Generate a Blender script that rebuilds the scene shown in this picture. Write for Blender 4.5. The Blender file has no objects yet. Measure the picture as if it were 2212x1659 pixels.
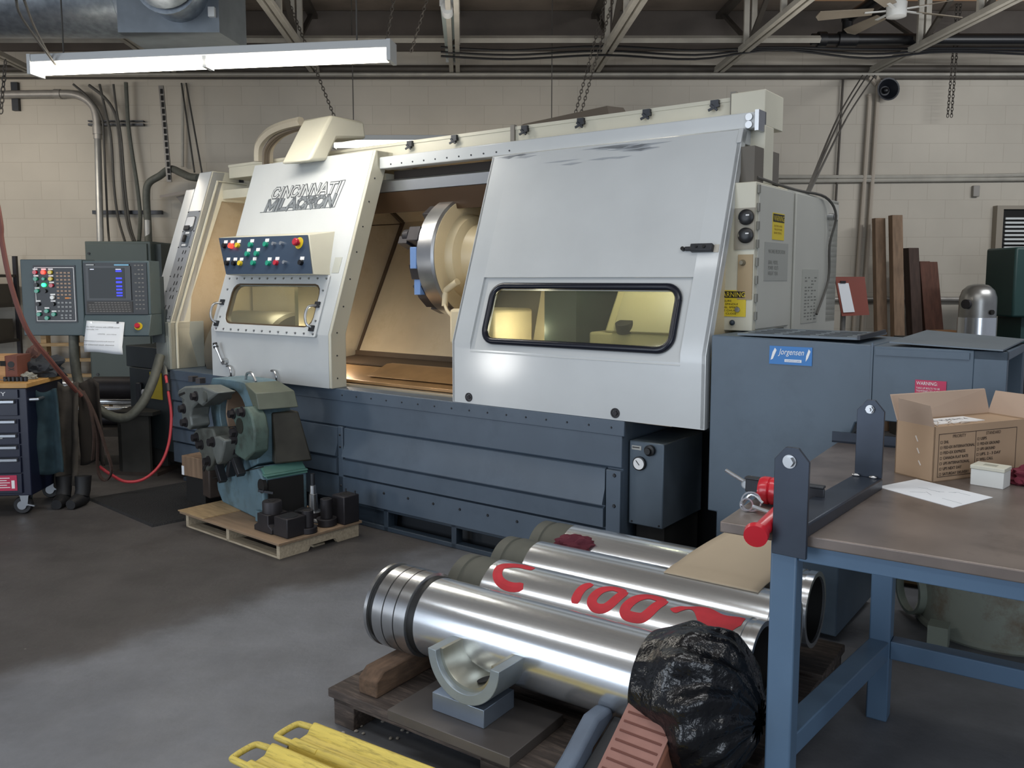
import bpy, bmesh, math, random
from mathutils import Vector, Matrix, noise as mnoise
random.seed(7)
PI = math.pi
SC = bpy.context.scene
COL = SC.collection

# ------------------------------------------------------------------ camera, world, big lights, exposure
F_PX, CX_PX, CY_PX = 1830.0, 1106.0, 785.0
cam_d = bpy.data.cameras.new('camera'); cam = bpy.data.objects.new('camera', cam_d); COL.objects.link(cam)
cam.location = (0, 0, 1.6)
cam.rotation_euler = (PI/2 - math.atan((CY_PX-603.0)/F_PX), 0, 0)
cam_d.sensor_fit = 'HORIZONTAL'; cam_d.sensor_width = 36.0; cam_d.lens = F_PX/2212*36.0
cam_d.shift_y = (CY_PX-829.5)/2212.0
cam_d.clip_start = 0.05
SC.camera = cam
SC.view_settings.view_transform = 'Standard'; SC.view_settings.look = 'None'
SC.view_settings.gamma = 1.0; SC.view_settings.use_curve_mapping = False
SC.view_settings.exposure = 0.12
SC.cycles.max_bounces = 6; SC.cycles.diffuse_bounces = 3; SC.cycles.glossy_bounces = 4
SC.cycles.transmission_bounces = 6; SC.cycles.sample_clamp_indirect = 4.0
W = bpy.data.worlds.new('shop_world'); SC.world = W; W.use_nodes = True
W.node_tree.nodes['Background'].inputs[0].default_value = (0.80, 0.86, 1.0, 1)
W.node_tree.nodes['Background'].inputs[1].default_value = 0.26

def area(name, loc, target, sx, sy, power, color=(1, 1, 1), shape='RECTANGLE', spread=None):
    l = bpy.data.lights.new(name, 'AREA'); l.shape = shape; l.size = sx
    if shape in ('RECTANGLE', 'ELLIPSE'): l.size_y = sy
    l.energy = power; l.color = color
    if spread: l.spread = spread
    o = bpy.data.objects.new(name, l); COL.objects.link(o); o.location = loc
    o.rotation_euler = (Vector(target)-Vector(loc)).to_track_quat('-Z', 'Y').to_euler()
    return o
COOL = (0.80, 0.89, 1.0)
area('bay_door_daylight', (-6.6, -1.6, 1.9), (0.5, 4.0, 0.9), 4.2, 3.4, 210, COOL)
area('roll_door_daylight', (1.5, -6.0, 1.9), (0.0, 4.0, 1.2), 3.6, 3.2, 150, COOL)
area('door_sunlit_gap', (-7.3, 2.75, 0.42), (-0.2, 4.7, 1.05), 0.55, 0.55, 24, (1, 0.99, 0.96), 'DISK')
# overhead fluorescent rows of the shop (the fixtures over the aisle behind the photographer)
for i, (x, y, a) in enumerate([(-2.2, 2.3, -20), (0.9, 2.2, -20), (-1.2, -0.6, -20), (2.4, 4.4, -20), (2.2, -0.2, -20)]):
    o = area('aisle_fluorescent', (x, y, 3.55), (x, y, 0), 2.4, 0.16, 24, (0.97, 0.99, 1.0))
    o.rotation_euler = (0, 0, math.radians(a))
    o = area('ceiling_fill_up', (x, y, 3.62), (x, y, 9), 2.4, 0.16, 14, (1, 0.97, 0.90)); o.rotation_euler = (PI, 0, math.radians(a))  # unseen fill lamps added to brighten the ceiling

area('right_wall_fill', (5.4, 6.0, 3.5), (4.6, 9.4, 1.6), 2.4, .16, 60, (.96, .98, 1))  # unseen lamp added to brighten the right wall
o = area('rear_ceiling_fill', (-.4, 6.9, 2.9), (-.4, 6.9, 9), 2.4, .8, 16, (1, .95, .88)); o.rotation_euler = (PI, 0, 0)  # this and the next: unseen fill added to lift the rear ceiling
o = area('rear_ceiling_fill', (3.0, 7.0, 2.9), (3, 7.0, 9), 2.4, .8, 12, (1, .95, .88)); o.rotation_euler = (PI, 0, 0)
o = area('left_bay_fluorescent', (-5.6, 7.6, 3.3), (-5.6, 7.6, 0), 2.4, .16, 30, (1, .90, .76)); o.rotation_euler = (math.radians(35), 0, math.radians(0))

# ------------------------------------------------------------------ materials
def lin(h):
    h = h.lstrip('#'); v = [int(h[i:i+2], 16)/255 for i in (0, 2, 4)]
    return tuple(c/12.92 if c <= .04045 else ((c+.055)/1.055)**2.4 for c in v) + (1,)
MATS = {}
def M(name, hexc, rough=.5, metal=0.0, var=.0, scale=5.0, bump=0.0, stretch=None, dirt=None, dirt_amt=0.5, dirt_scale=3.0, emit=0.0, coat=0.0, bscale=None):
    if name in MATS: return MATS[name]
    m = bpy.data.materials.new(name); m.use_nodes = True; nt = m.node_tree; N = nt.nodes; L = nt.links
    b = N['Principled BSDF']; b.inputs['Roughness'].default_value = rough; b.inputs['Metallic'].default_value = metal
    c = lin(hexc); b.inputs['Base Color'].default_value = c
    if coat: b.inputs['Coat Weight'].default_value = coat; b.inputs['Coat Roughness'].default_value = .12
    if emit: b.inputs['Emission Color'].default_value = c; b.inputs['Emission Strength'].default_value = emit
    if var or bump or dirt:
        tc = N.new('ShaderNodeTexCoord'); mp = N.new('ShaderNodeMapping'); L.new(tc.outputs['Object'], mp.inputs[0])
        if stretch: mp.inputs['Scale'].default_value = stretch
        nz = N.new('ShaderNodeTexNoise'); nz.inputs['Scale'].default_value = scale; nz.inputs['Detail'].default_value = 6
        L.new(mp.outputs[0], nz.inputs[0])
        out = None
        if var:
            mr = N.new('ShaderNodeMapRange'); mr.inputs[1].default_value = .3; mr.inputs[2].default_value = .7
            mr.inputs[3].default_value = 1-var; mr.inputs[4].default_value = 1+var
            L.new(nz.outputs[0], mr.inputs[0])
            mx = N.new('ShaderNodeMix'); mx.data_type = 'RGBA'; mx.blend_type = 'MULTIPLY'; mx.inputs[0].default_value = 1
            mx.inputs[6].default_value = c; L.new(mr.outputs[0], mx.inputs[7]); out = mx.outputs[2]
        if dirt:
            n2 = N.new('ShaderNodeTexNoise'); n2.inputs['Scale'].default_value = dirt_scale; n2.inputs['Detail'].default_value = 8
            n2.inputs['Roughness'].default_value = .7
            L.new(mp.outputs[0], n2.inputs[0])
            r2 = N.new('ShaderNodeMapRange'); r2.inputs[1].default_value = .5; r2.inputs[2].default_value = .68
            r2.inputs[3].default_value = 0; r2.inputs[4].default_value = dirt_amt; L.new(n2.outputs[0], r2.inputs[0])
            m2 = N.new('ShaderNodeMix'); m2.data_type = 'RGBA'; L.new(r2.outputs[0], m2.inputs[0])
            if out: L.new(out, m2.inputs[6])
            else: m2.inputs[6].default_value = c
            m2.inputs[7].default_value = lin(dirt); out = m2.outputs[2]
        if out: L.new(out, b.inputs['Base Color'])
        if bump:
            if bscale:
                nb = N.new('ShaderNodeTexNoise'); nb.inputs['Scale'].default_value = bscale; nb.inputs['Detail'].default_value = 3
                L.new(mp.outputs[0], nb.inputs[0]); src = nb
            else: src = nz
            bp = N.new('ShaderNodeBump'); bp.inputs['Strength'].default_value = bump; bp.inputs['Distance'].default_value = .01
            L.new(src.outputs[0], bp.inputs['Height']); L.new(bp.outputs[0], b.inputs['Normal'])
    MATS[name] = m; return m

WHITE = M('machine_white_paint', 'bfc3c4', .34, 0, .05, 2.5, coat=.6)
CREAM = M('machine_cream_paint', 'c2bfae', .42, 0, .05, 3)
BLUE = M('machine_blue_paint', '4d5a68', .42, 0, .10, 3.0, dirt='3c4855', dirt_amt=.5, dirt_scale=2.5)
CONV = M('conveyor_blue_paint', '505f6d', .45, 0, .10, 2.5, dirt='44525f', dirt_amt=.5)
DKBLUE = M('dark_blue_grey_paint', '2b3743', .5, 0, .1, 4)
NAVY = M('panel_navy_paint', '2c3d52', .45, 0, .05, 4)
BLACK = M('black_plastic', '101114', .4)
RUBBER = M('black_rubber', '16171a', .6, 0, .1, 10)
GASKET = M('window_gasket_rubber', '0f1422', .28)
TAN = M('interior_sheet_metal', 'b3a690', .30, .38, .10, 3, dirt='978668', dirt_amt=.5)
LINER = M('interior_cream_paint', 'd2c3a2', .45, 0, .06, 3)
GAP = M('dark_recess', '0e0d0c', .8)  # near-black colour, mostly imitating the shade in holes, slots and openings
STEEL = M('brushed_steel', 'b4b6b8', .28, .95, .06, 8)
CHROME = M('polished_chrome_tube', 'd6dade', .21, .88, .04, 30, stretch=(1, 14, 14))
DKSTEEL = M('dark_steel', '3c3e42', .45, .7, .15, 8)
BLKOX = M('black_oxide_steel', '343235', .5, .5, .15, 12)
SEAL = M('grey_seal_band', '55564f', .6, .2, .1, 10)
WOOD = M('pallet_wood', 'a58c68', .8, 0, .22, 4, .25, (2, 16, 16))
DKWOOD = M('oily_wood', '453c37', .8, 0, .3, 4, .3, (2, 14, 14), dirt='8a7a6c', dirt_amt=.35, dirt_scale=4)
BRWOOD = M('brown_timber', '7a6450', .8, 0, .25, 3, .3, (10, 10, 1.2))
BEAMW = M('old_timber_beam', '5c4838', .85, 0, .35, 5, .5, (8, 2, 8), dirt='2d2724', dirt_amt=.5)
GALV = M('galvanised_duct', '8b939b', .42, .75, .22, 22)
CONDUIT = M('galvanised_conduit', '9a9690', .45, .4, .12, 12)
CABLE = M('grey_cable_jacket', '4a4844', .6, 0, .1, 20)
FLEX = M('flexible_conduit', '54564f', .6, .1, .12, 30, .4)
TRUSS = M('truss_paint', 'a39f95', .6, .1, .12, 6)
DKTRUSS = M('dark_truss_steel', '4a453f', .6, .2, .12, 6)
REDHOSE = M('red_hose_rubber', 'b0343c', .5)
DULLHOSE = M('dull_red_hose', '6e4139', .6)
YELLOW = M('scratched_yellow_paint', 'd6c05e', .5, .0, .08, 3, .15, (3, 26, 26), dirt='5a4c28', dirt_amt=.6, dirt_scale=3.2)
TEAL = M('machine_teal_paint', '5c7580', .5, 0, .16, 6, dirt='45504a', dirt_amt=.7, dirt_scale=5)
DIRTYTEAL = M('oily_teal_paint', '4d5f58', .55, .1, .2, 8, dirt='2c2a24', dirt_amt=.7, dirt_scale=6)
RUSTY = M('oily_brown_casting', '3a302a', .6, .1, .3, 8)
TABLETOP = M('worn_table_steel', '7b716b', .32, .35, .22, 4, .05, None, dirt='544c47', dirt_amt=.55, dirt_scale=5)
TBLBLUE = M('table_blue_paint', '566f88', .4, 0, .06, 5)
FIXSTEEL = M('mill_scale_steel', '3d444f', .38, .6, .18, 6)
CARD = M('corrugated_cardboard', 'a98f75', .85, 0, .05, 4)
CARDIN = M('cardboard_lid', 'b09a88', .85, 0, .05, 4)
PAPER = M('white_paper', 'dfe3e8', .8)
GLINT = M('tape_glint_paint', 'd8d0c8', .12, 0, coat=.5)
REDP = M('red_paint', 'c0202e', .3, 0, coat=.3)
SPRAY = M('red_spray_paint', 'b92431', .6, 0, .12, 20)
BAG = M('black_plastic_bag', '0e1014', .24, 0, .1, 6, .8, bscale=30)
CHOCK = M('orange_rubber_chock', '8e675d', .75, 0, .12, 12, .1)
CHOCKSIDE = M('orange_rubber_side', '7f5240', .75, 0, .12, 12)
GREYRUB = M('grey_casting', '5c6878', .6, .1, .15, 10, .2)
CABGREEN = M('cabinet_grey_green', '4a5450', .5, 0, .06, 3)
PENDANT = M('pendant_grey_blue', '465458', .5, 0, .06, 3)
CARTNAVY = M('cart_navy_steel', '161b30', .35, 0, .06, 4)
ALU = M('aluminium_handle', 'a9adb2', .3, .9)
GREENB = M('green_button', '1f8e74', .3, 0, coat=.3)
REDB = M('red_button', 'b02436', .3, 0, coat=.3)
YELB = M('yellow_button', 'cdb52a', .3, 0, coat=.3)
WHITEB = M('white_button', 'd8dad8', .3, 0, coat=.3)
REDLAMP = M('lit_red_lamp', 'ff2418', .3, emit=6)
GREENLAMP = M('lit_green_lamp', '20ff70', .3, emit=4)
YLABEL = M('yellow_sticker', 'd2bb2e', .5)
PINKL = M('pink_sticker', 'b93158', .5)
BLUEL = M('blue_sticker', '1f6fb4', .4)
SILVERL = M('silver_plate', '9c9c98', .4, .5)
LTGREY = M('light_grey_plate', '93979c', .5)
INK = M('dark_print', '1c1c1e', .6)
INKBR = M('brown_carton_print', '41342c', .7)
INKGREY = M('embossed_logo_grey', '6d7276', .4)
WHITEP = M('white_print', 'e6e6e6', .5)
FIXW = M('fixture_white_enamel', 'b9bcbc', .4)
TUBE = M('lit_fluorescent_tube', 'fff6e6', .4, emit=14.0)
TUBE2 = M('lit_rear_tube', 'fff8ea', .4, emit=5.0)
GLASSLESS = M('clouded_reflector', 'c8ccd0', .3)
BRASS = M('warm_dial', '77705e', .5)
REDBROWN = M('red_oxide_board', '7d3a2c', .6, 0, .06, 4)
DARKCLOTH = M('dark_cloth', '33363a', .95, 0, .2, 14, .4)
TEALCLOTH = M('teal_denim_cloth', '24383f', .95, 0, .25, 14, .4)
BROWNCLOTH = M('brown_canvas', '45403a', .95, 0, .2, 14, .4)
SLINGM = M('brown_web_sling', '3f302b', .9, 0, .2, 20)
BAMBOO = M('cart_wood_top', 'b98f55', .6, 0, .12, 4, stretch=(3, 20, 20))
BOXWOOD = M('light_box_wood', 'b58a5c', .7, 0, .15, 4, stretch=(3, 16, 16))
REDBOX = M('dark_reddish_wood', '6b3d30', .7, 0, .2, 6)
MATBLK = M('rubber_mat_black', '17181a', .75, 0, .15, 20, 1.0, bscale=90)
DRUMW = M('dirty_white_drum', '9a9f92', .55, 0, .08, 4, dirt='6e4a24', dirt_amt=.8, dirt_scale=3.3)
GLASS = None
def make_glass():
    m = bpy.data.materials.new('smoky_window_pane'); m.use_nodes = True; nt = m.node_tree; N = nt.nodes; L = nt.links
    N.remove(N['Principled BSDF']); t = N.new('ShaderNodeBsdfTransparent'); t.inputs[0].default_value = (.80, .83, .74, 1)
    g = N.new('ShaderNodeBsdfGlossy'); g.inputs['Roughness'].default_value = .04
    d = N.new('ShaderNodeBsdfDiffuse'); d.inputs[0].default_value = (.55, .52, .42, 1)
    m0 = N.new('ShaderNodeMixShader'); m0.inputs[0].default_value = .07; L.new(t.outputs[0], m0.inputs[1]); L.new(d.outputs[0], m0.inputs[2])
    lw = N.new('ShaderNodeLayerWeight'); lw.inputs[0].default_value = .5
    pw = N.new('ShaderNodeMath'); pw.operation = 'POWER'; pw.inputs[1].default_value = 4; L.new(lw.outputs['Facing'], pw.inputs[0])
    fr = N.new('ShaderNodeMath'); fr.operation = 'MULTIPLY_ADD'; fr.inputs[1].default_value = .6; fr.inputs[2].default_value = .03; L.new(pw.outputs[0], fr.inputs[0])
    mx = N.new('ShaderNodeMixShader'); L.new(fr.outputs[0], mx.inputs[0]); L.new(m0.outputs[0], mx.inputs[1]); L.new(g.outputs[0], mx.inputs[2])
    L.new(mx.outputs[0], N['Material Output'].inputs[0]); return m
GLASS = make_glass()

# ------------------------------------------------------------------ mesh helpers
class MB:
    """collects shapes into one mesh"""
    def __init__(s): s.bm = bmesh.new()
    def face(s, pts):
        return s.bm.faces.new([s.bm.verts.new(p) for p in pts])
    def box(s, x0, x1, y0, y1, z0, z1):
        v = [s.bm.verts.new((x, y, z)) for x in (x0, x1) for y in (y0, y1) for z in (z0, z1)]
        for f in ((0, 1, 3, 2), (4, 6, 7, 5), (0, 4, 5, 1), (2, 3, 7, 6), (0, 2, 6, 4), (1, 5, 7, 3)):
            s.bm.faces.new([v[i] for i in f])
        return s
    def hexa(s, b, t):
        vb = [s.bm.verts.new(p) for p in b]; vt = [s.bm.verts.new(p) for p in t]; n = len(b)
        s.bm.faces.new(vb[::-1]); s.bm.faces.new(vt)
        for i in range(n): s.bm.faces.new([vb[i], vb[(i+1) % n], vt[(i+1) % n], vt[i]])
        return s
    def prism(s, pts, axis, a, b):
        def P(p, t): return {'x': (t, p[0], p[1]), 'y': (p[0], t, p[1]), 'z': (p[0], p[1], t)}[axis]
        return s.hexa([P(p, a) for p in pts], [P(p, b) for p in pts])
    def bar(s, p0, p1, w, h, up=(0, 0, 1)):
        p0 = Vector(p0); p1 = Vector(p1); d = (p1-p0).normalized(); u = Vector(up)
        if abs(d.dot(u)) > .98: u = Vector((1, 0, 0))
        x = d.cross(u).normalized(); y = x.cross(d).normalized()
        q = [x*w/2+y*h/2, -x*w/2+y*h/2, -x*w/2-y*h/2, x*w/2-y*h/2]
        return s.hexa([p0+k for k in q], [p1+k for k in q])
    def cyl(s, p0, p1, r, r2=None, n=24):
        p0 = Vector(p0); p1 = Vector(p1); r2 = r if r2 is None else r2
        d = (p1-p0).normalized(); u = Vector((0, 0, 1)) if abs(d.z) < .9 else Vector((1, 0, 0))
        x = d.cross(u).normalized(); y = d.cross(x)
        k = [x*math.cos(2*PI*i/n)+y*math.sin(2*PI*i/n) for i in range(n)]
        return s.hexa([p0+c*r for c in k], [p1+c*r2 for c in k])
    def lathe(s, prof, o, axis, n=32, close=False):
        """prof: (radius, distance along axis)"""
        o = Vector(o); d = Vector(axis).normalized(); u = Vector((0, 0, 1)) if abs(d.z) < .9 else Vector((1, 0, 0))
        x = d.cross(u).normalized(); y = d.cross(x)
        rings = [[s.bm.verts.new(o+d*t+(x*math.cos(2*PI*i/n)+y*math.sin(2*PI*i/n))*max(r, 1e-4)) for i in range(n)] for r, t in prof]
        m = len(rings)
        for j in range(m if close else m-1):
            a, b = rings[j], rings[(j+1) % m]
            for i in range(n): s.bm.faces.new([a[i], a[(i+1) % n], b[(i+1) % n], b[i]])
        if not close:
            s.bm.faces.new(rings[0][::-1]); s.bm.faces.new(rings[-1])
        return s
    def tube(s, pts, r, n=8, smooth=0):
        P = [Vector(p) for p in pts]
        if smooth: P = catmull(P, smooth)
        rings = []; px = None
        for i, p in enumerate(P):
            d = (P[min(i+1, len(P)-1)]-P[max(i-1, 0)]).normalized()
            if px is None:
                u = Vector((0, 0, 1)) if abs(d.z) < .9 else Vector((1, 0, 0)); x = d.cross(u).normalized()
            else: x = (px-d*px.dot(d)).normalized()
            px = x; y = d.cross(x); rr = r[i] if isinstance(r, list) else r
            rings.append([s.bm.verts.new(p+(x*math.cos(2*PI*k/n)+y*math.sin(2*PI*k/n))*rr) for k in range(n)])
        for a, b in zip(rings, rings[1:]):
            for k in range(n): s.bm.faces.new([a[k], a[(k+1) % n], b[(k+1) % n], b[k]])
        s.bm.faces.new(rings[0][::-1]); s.bm.faces.new(rings[-1]); return s
    def sphere(s, c, r, n=12, sc=(1, 1, 1)):
        bmesh.ops.create_uvsphere(s.bm, u_segments=n, v_segments=max(6, n//2), radius=r, matrix=Matrix.Translation(c) @ Matrix.Diagonal((*sc, 1))); return s
    def ring(s, outer, inner, T0, T1):
        """closed band between two outlines of equal length, mapped by T0 (front) and T1 (back)"""
        n = len(outer); A = [s.bm.verts.new(T0(p)) for p in outer]; B = [s.bm.verts.new(T0(p)) for p in inner]
        C = [s.bm.verts.new(T1(p)) for p in outer]; D = [s.bm.verts.new(T1(p)) for p in inner]
        for i in range(n):
            j = (i+1) % n
            for q in ((A[i], A[j], B[j], B[i]), (C[j], C[i], D[i], D[j]), (A[j], A[i], C[i], C[j]), (B[i], B[j], D[j], D[i])): s.bm.faces.new(q)
        return s
    def grid(s, fn, nu, nv, th=0):
        V = [[s.bm.verts.new(fn(i/nu, j/nv)) for j in range(nv+1)] for i in range(nu+1)]
        for i in range(nu):
            for j in range(nv): s.bm.faces.new([V[i][j], V[i+1][j], V[i+1][j+1], V[i][j+1]])
        return s
    def xf(s, m): s.bm.transform(m); return s
    def build(s, name, mat, parent=None, bevel=0, smooth=True, angle=38, solid=0, sub=0):
        bmesh.ops.recalc_face_normals(s.bm, faces=s.bm.faces)
        me = bpy.data.meshes.new(name); s.bm.to_mesh(me); s.bm.free(); me.materials.append(mat)
        if smooth and len(me.polygons):
            me.shade_smooth(); me.set_sharp_from_angle(angle=math.radians(angle))
        o = bpy.data.objects.new(name, me); COL.objects.link(o)
        if parent: o.parent = parent
        if solid:
            k = o.modifiers.new('solid', 'SOLIDIFY'); k.thickness = solid; k.offset = 0
        if sub:
            k = o.modifiers.new('sub', 'SUBSURF'); k.levels = sub; k.render_levels = sub
        if bevel:
            k = o.modifiers.new('bevel', 'BEVEL'); k.width = bevel; k.segments = 2; k.limit_method = 'ANGLE'; k.angle_limit = math.radians(40)
            k.harden_normals = False
        return o
def catmull(P, k):
    out = []
    for i in range(len(P)-1):
        p0 = P[max(i-1, 0)]; p1 = P[i]; p2 = P[i+1]; p3 = P[min(i+2, len(P)-1)]
        for j in range(k):
            t = j/k; out.append(.5*((2*p1)+(p2-p0)*t+(2*p0-5*p1+4*p2-p3)*t*t+(3*p1-p0-3*p2+p3)*t**3))
    out.append(P[-1]); return out
def rrect(x0, x1, y0, y1, r, n=6):
    pts = []
    for cx, cy, a in ((x1-r, y1-r, 0), (x0+r, y1-r, 90), (x0+r, y0+r, 180), (x1-r, y0+r, 270)):
        for i in range(n+1):
            t = math.radians(a+90*i/n); pts.append((cx+r*math.cos(t), cy+r*math.sin(t)))
    return pts
def tag(o, label, cat, group=None, kind=None):
    o['label'] = label; o['category'] = cat
    if group: o['group'] = group
    if kind: o['kind'] = kind
    return o
def thing(name, label, cat, loc=(0, 0, 0), rz=0, group=None):
    o = bpy.data.objects.new(name, None); COL.objects.link(o); o.empty_display_size = .1
    o.location = loc; o.rotation_euler = (0, 0, math.radians(rz)); return tag(o, label, cat, group)
def struct(o): o['kind'] = 'structure'; return o
def one(mb, name, mat, label, cat, group=None, kind=None, loc=None, rz=0, **kw):
    o = mb.build(name, mat, None, **kw)
    if loc is not None: o.location = loc; o.rotation_euler = (0, 0, math.radians(rz))
    return tag(o, label, cat, group, kind)
def copy_thing(o, label, loc=None, rz=None, group=None, parent=None):
    c = o.copy(); COL.objects.link(c)
    if parent is not None: c.parent = parent
    else:
        c['label'] = label
        if loc is not None: c.location = loc
        if rz is not None: c.rotation_euler = (0, 0, math.radians(rz))
        if group: c['group'] = group
    for k in list(o.children): copy_thing(k, None, parent=c)
    return c
def basis(o, x, y):
    x = Vector(x).normalized(); y = Vector(y); y = (y-x*y.dot(x)).normalized(); z = x.cross(y)
    m = Matrix((x, y, z)).transposed().to_4x4(); m.translation = Vector(o); return m
def text(name, s, mat, parent, o, x, y, h=None, w=None, ext=.0008, shear=0, off=0, align='LEFT', spacing=1.0, line=1.0, outline=0):
    """lettering whose baseline starts at o, running along x, standing along y"""
    cu = bpy.data.curves.new(name, 'FONT'); cu.body = s; cu.size = 1; cu.extrude = 0; cu.shear = shear; cu.offset = off
    cu.space_character = spacing; cu.space_line = line; cu.align_x = align; cu.resolution_u = 3
    if outline: cu.fill_mode = 'NONE'; cu.bevel_depth = outline; cu.bevel_resolution = 0
    t = bpy.data.objects.new('tmp', cu); COL.objects.link(t)
    dg = bpy.context.evaluated_depsgraph_get(); me = bpy.data.meshes.new_from_object(t.evaluated_get(dg))
    bpy.data.objects.remove(t); bpy.data.curves.remove(cu)
    xs = [v.co.x for v in me.vertices]; ys = [v.co.y for v in me.vertices]
    W_ = max(xs)-min(xs); H_ = max(ys)-min(ys)
    sx = w/W_ if w else h/H_; sy = h/H_ if h else sx
    ox = min(xs) if align == 'LEFT' else 0
    zs = sy if outline else 1
    me.transform(Matrix.Diagonal((sx, sy, zs, 1)) @ Matrix.Translation((-ox, -min(ys), 0)))
    me.transform(basis(o, x, y) @ Matrix.Translation((0, 0, ext)))
    me.name = name; me.materials.clear(); me.materials.append(mat)
    ob = bpy.data.objects.new(name, me); COL.objects.link(ob); ob.parent = parent; return ob
def plate(x0, x1, y0, y1, o, x, y, th=.002):
    """thin rectangular label plate on a plane"""
    return MB().box(x0, x1, y0, y1, 0, th).xf(basis(o, x, y))
def G(x, y, z=0.0):
    p = math.atan((CY_PX-603.0)/F_PX); a = (x-CX_PX)/F_PX; b = -(y-CY_PX)/F_PX
    r = Vector((a, math.cos(p)+b*math.sin(p), -math.sin(p)+b*math.cos(p))); t = (z-1.6)/r.z
    return Vector((0, 0, 1.6))+r*t
def at(x, y, Y):
    p = math.atan((CY_PX-603.0)/F_PX); a = (x-CX_PX)/F_PX; b = -(y-CY_PX)/F_PX
    r = Vector((a, math.cos(p)+b*math.sin(p), -math.sin(p)+b*math.cos(p)))
    return Vector((0, 0, 1.6))+r*(Y/r.y)

# ------------------------------------------------------------------ the shell of the room
YW = 9.46
def wall_mat():
    m = bpy.data.materials.new('painted_block_wall'); m.use_nodes = True; nt = m.node_tree; N = nt.nodes; L = nt.links
    b = N['Principled BSDF']; b.inputs['Roughness'].default_value = .75
    tc = N.new('ShaderNodeTexCoord'); sp = N.new('ShaderNodeSeparateXYZ'); L.new(tc.outputs['Object'], sp.inputs[0])
    cb = N.new('ShaderNodeCombineXYZ'); L.new(sp.outputs[0], cb.inputs[0]); L.new(sp.outputs[2], cb.inputs[1])
    br = N.new('ShaderNodeTexBrick'); br.inputs['Scale'].default_value = 1; br.inputs['Brick Width'].default_value = .406
    br.inputs['Row Height'].default_value = .2032; br.inputs['Mortar Size'].default_value = .0035; br.inputs['Mortar Smooth'].default_value = .6
    mp = N.new('ShaderNodeMapping'); mp.inputs['Location'].default_value = (.1, -.03, 0); L.new(cb.outputs[0], mp.inputs[0]); L.new(mp.outputs[0], br.inputs[0])
    br.inputs['Color1'].default_value = lin('b6afa2'); br.inputs['Color2'].default_value = lin('b4ada0'); br.inputs['Mortar'].default_value = lin('a79f92')
    nz = N.new('ShaderNodeTexNoise'); nz.inputs['Scale'].default_value = 1.2; nz.inputs['Detail'].default_value = 8; L.new(tc.outputs['Object'], nz.inputs[0])
    mr = N.new('ShaderNodeMapRange'); mr.inputs[1].default_value = .3; mr.inputs[2].default_value = .7; mr.inputs[3].default_value = .9; mr.inputs[4].default_value = 1.07
    L.new(nz.outputs[0], mr.inputs[0])
    mx = N.new('ShaderNodeMix'); mx.data_type = 'RGBA'; mx.blend_type = 'MULTIPLY'; mx.inputs[0].default_value = 1
    L.new(br.outputs[0], mx.inputs[6]); L.new(mr.outputs[0], mx.inputs[7]); L.new(mx.outputs[2], b.inputs['Base Color'])
    n2 = N.new('ShaderNodeTexNoise'); n2.inputs['Scale'].default_value = 45; L.new(tc.outputs['Object'], n2.inputs[0])
    ad = N.new('ShaderNodeMath'); ad.operation = 'MULTIPLY_ADD'; ad.inputs[1].default_value = .18
    iv = N.new('ShaderNodeMath'); iv.operation = 'SUBTRACT'; iv.inputs[0].default_value = 1; L.new(br.outputs['Fac'], iv.inputs[1])
    L.new(n2.outputs[0], ad.inputs[0]); L.new(iv.outputs[0], ad.inputs[2])
    bp = N.new('ShaderNodeBump'); bp.inputs['Strength'].default_value = .18; bp.inputs['Distance'].default_value = .005
    L.new(ad.outputs[0], bp.inputs['Height']); L.new(bp.outputs[0], b.inputs['Normal']); return m
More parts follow.
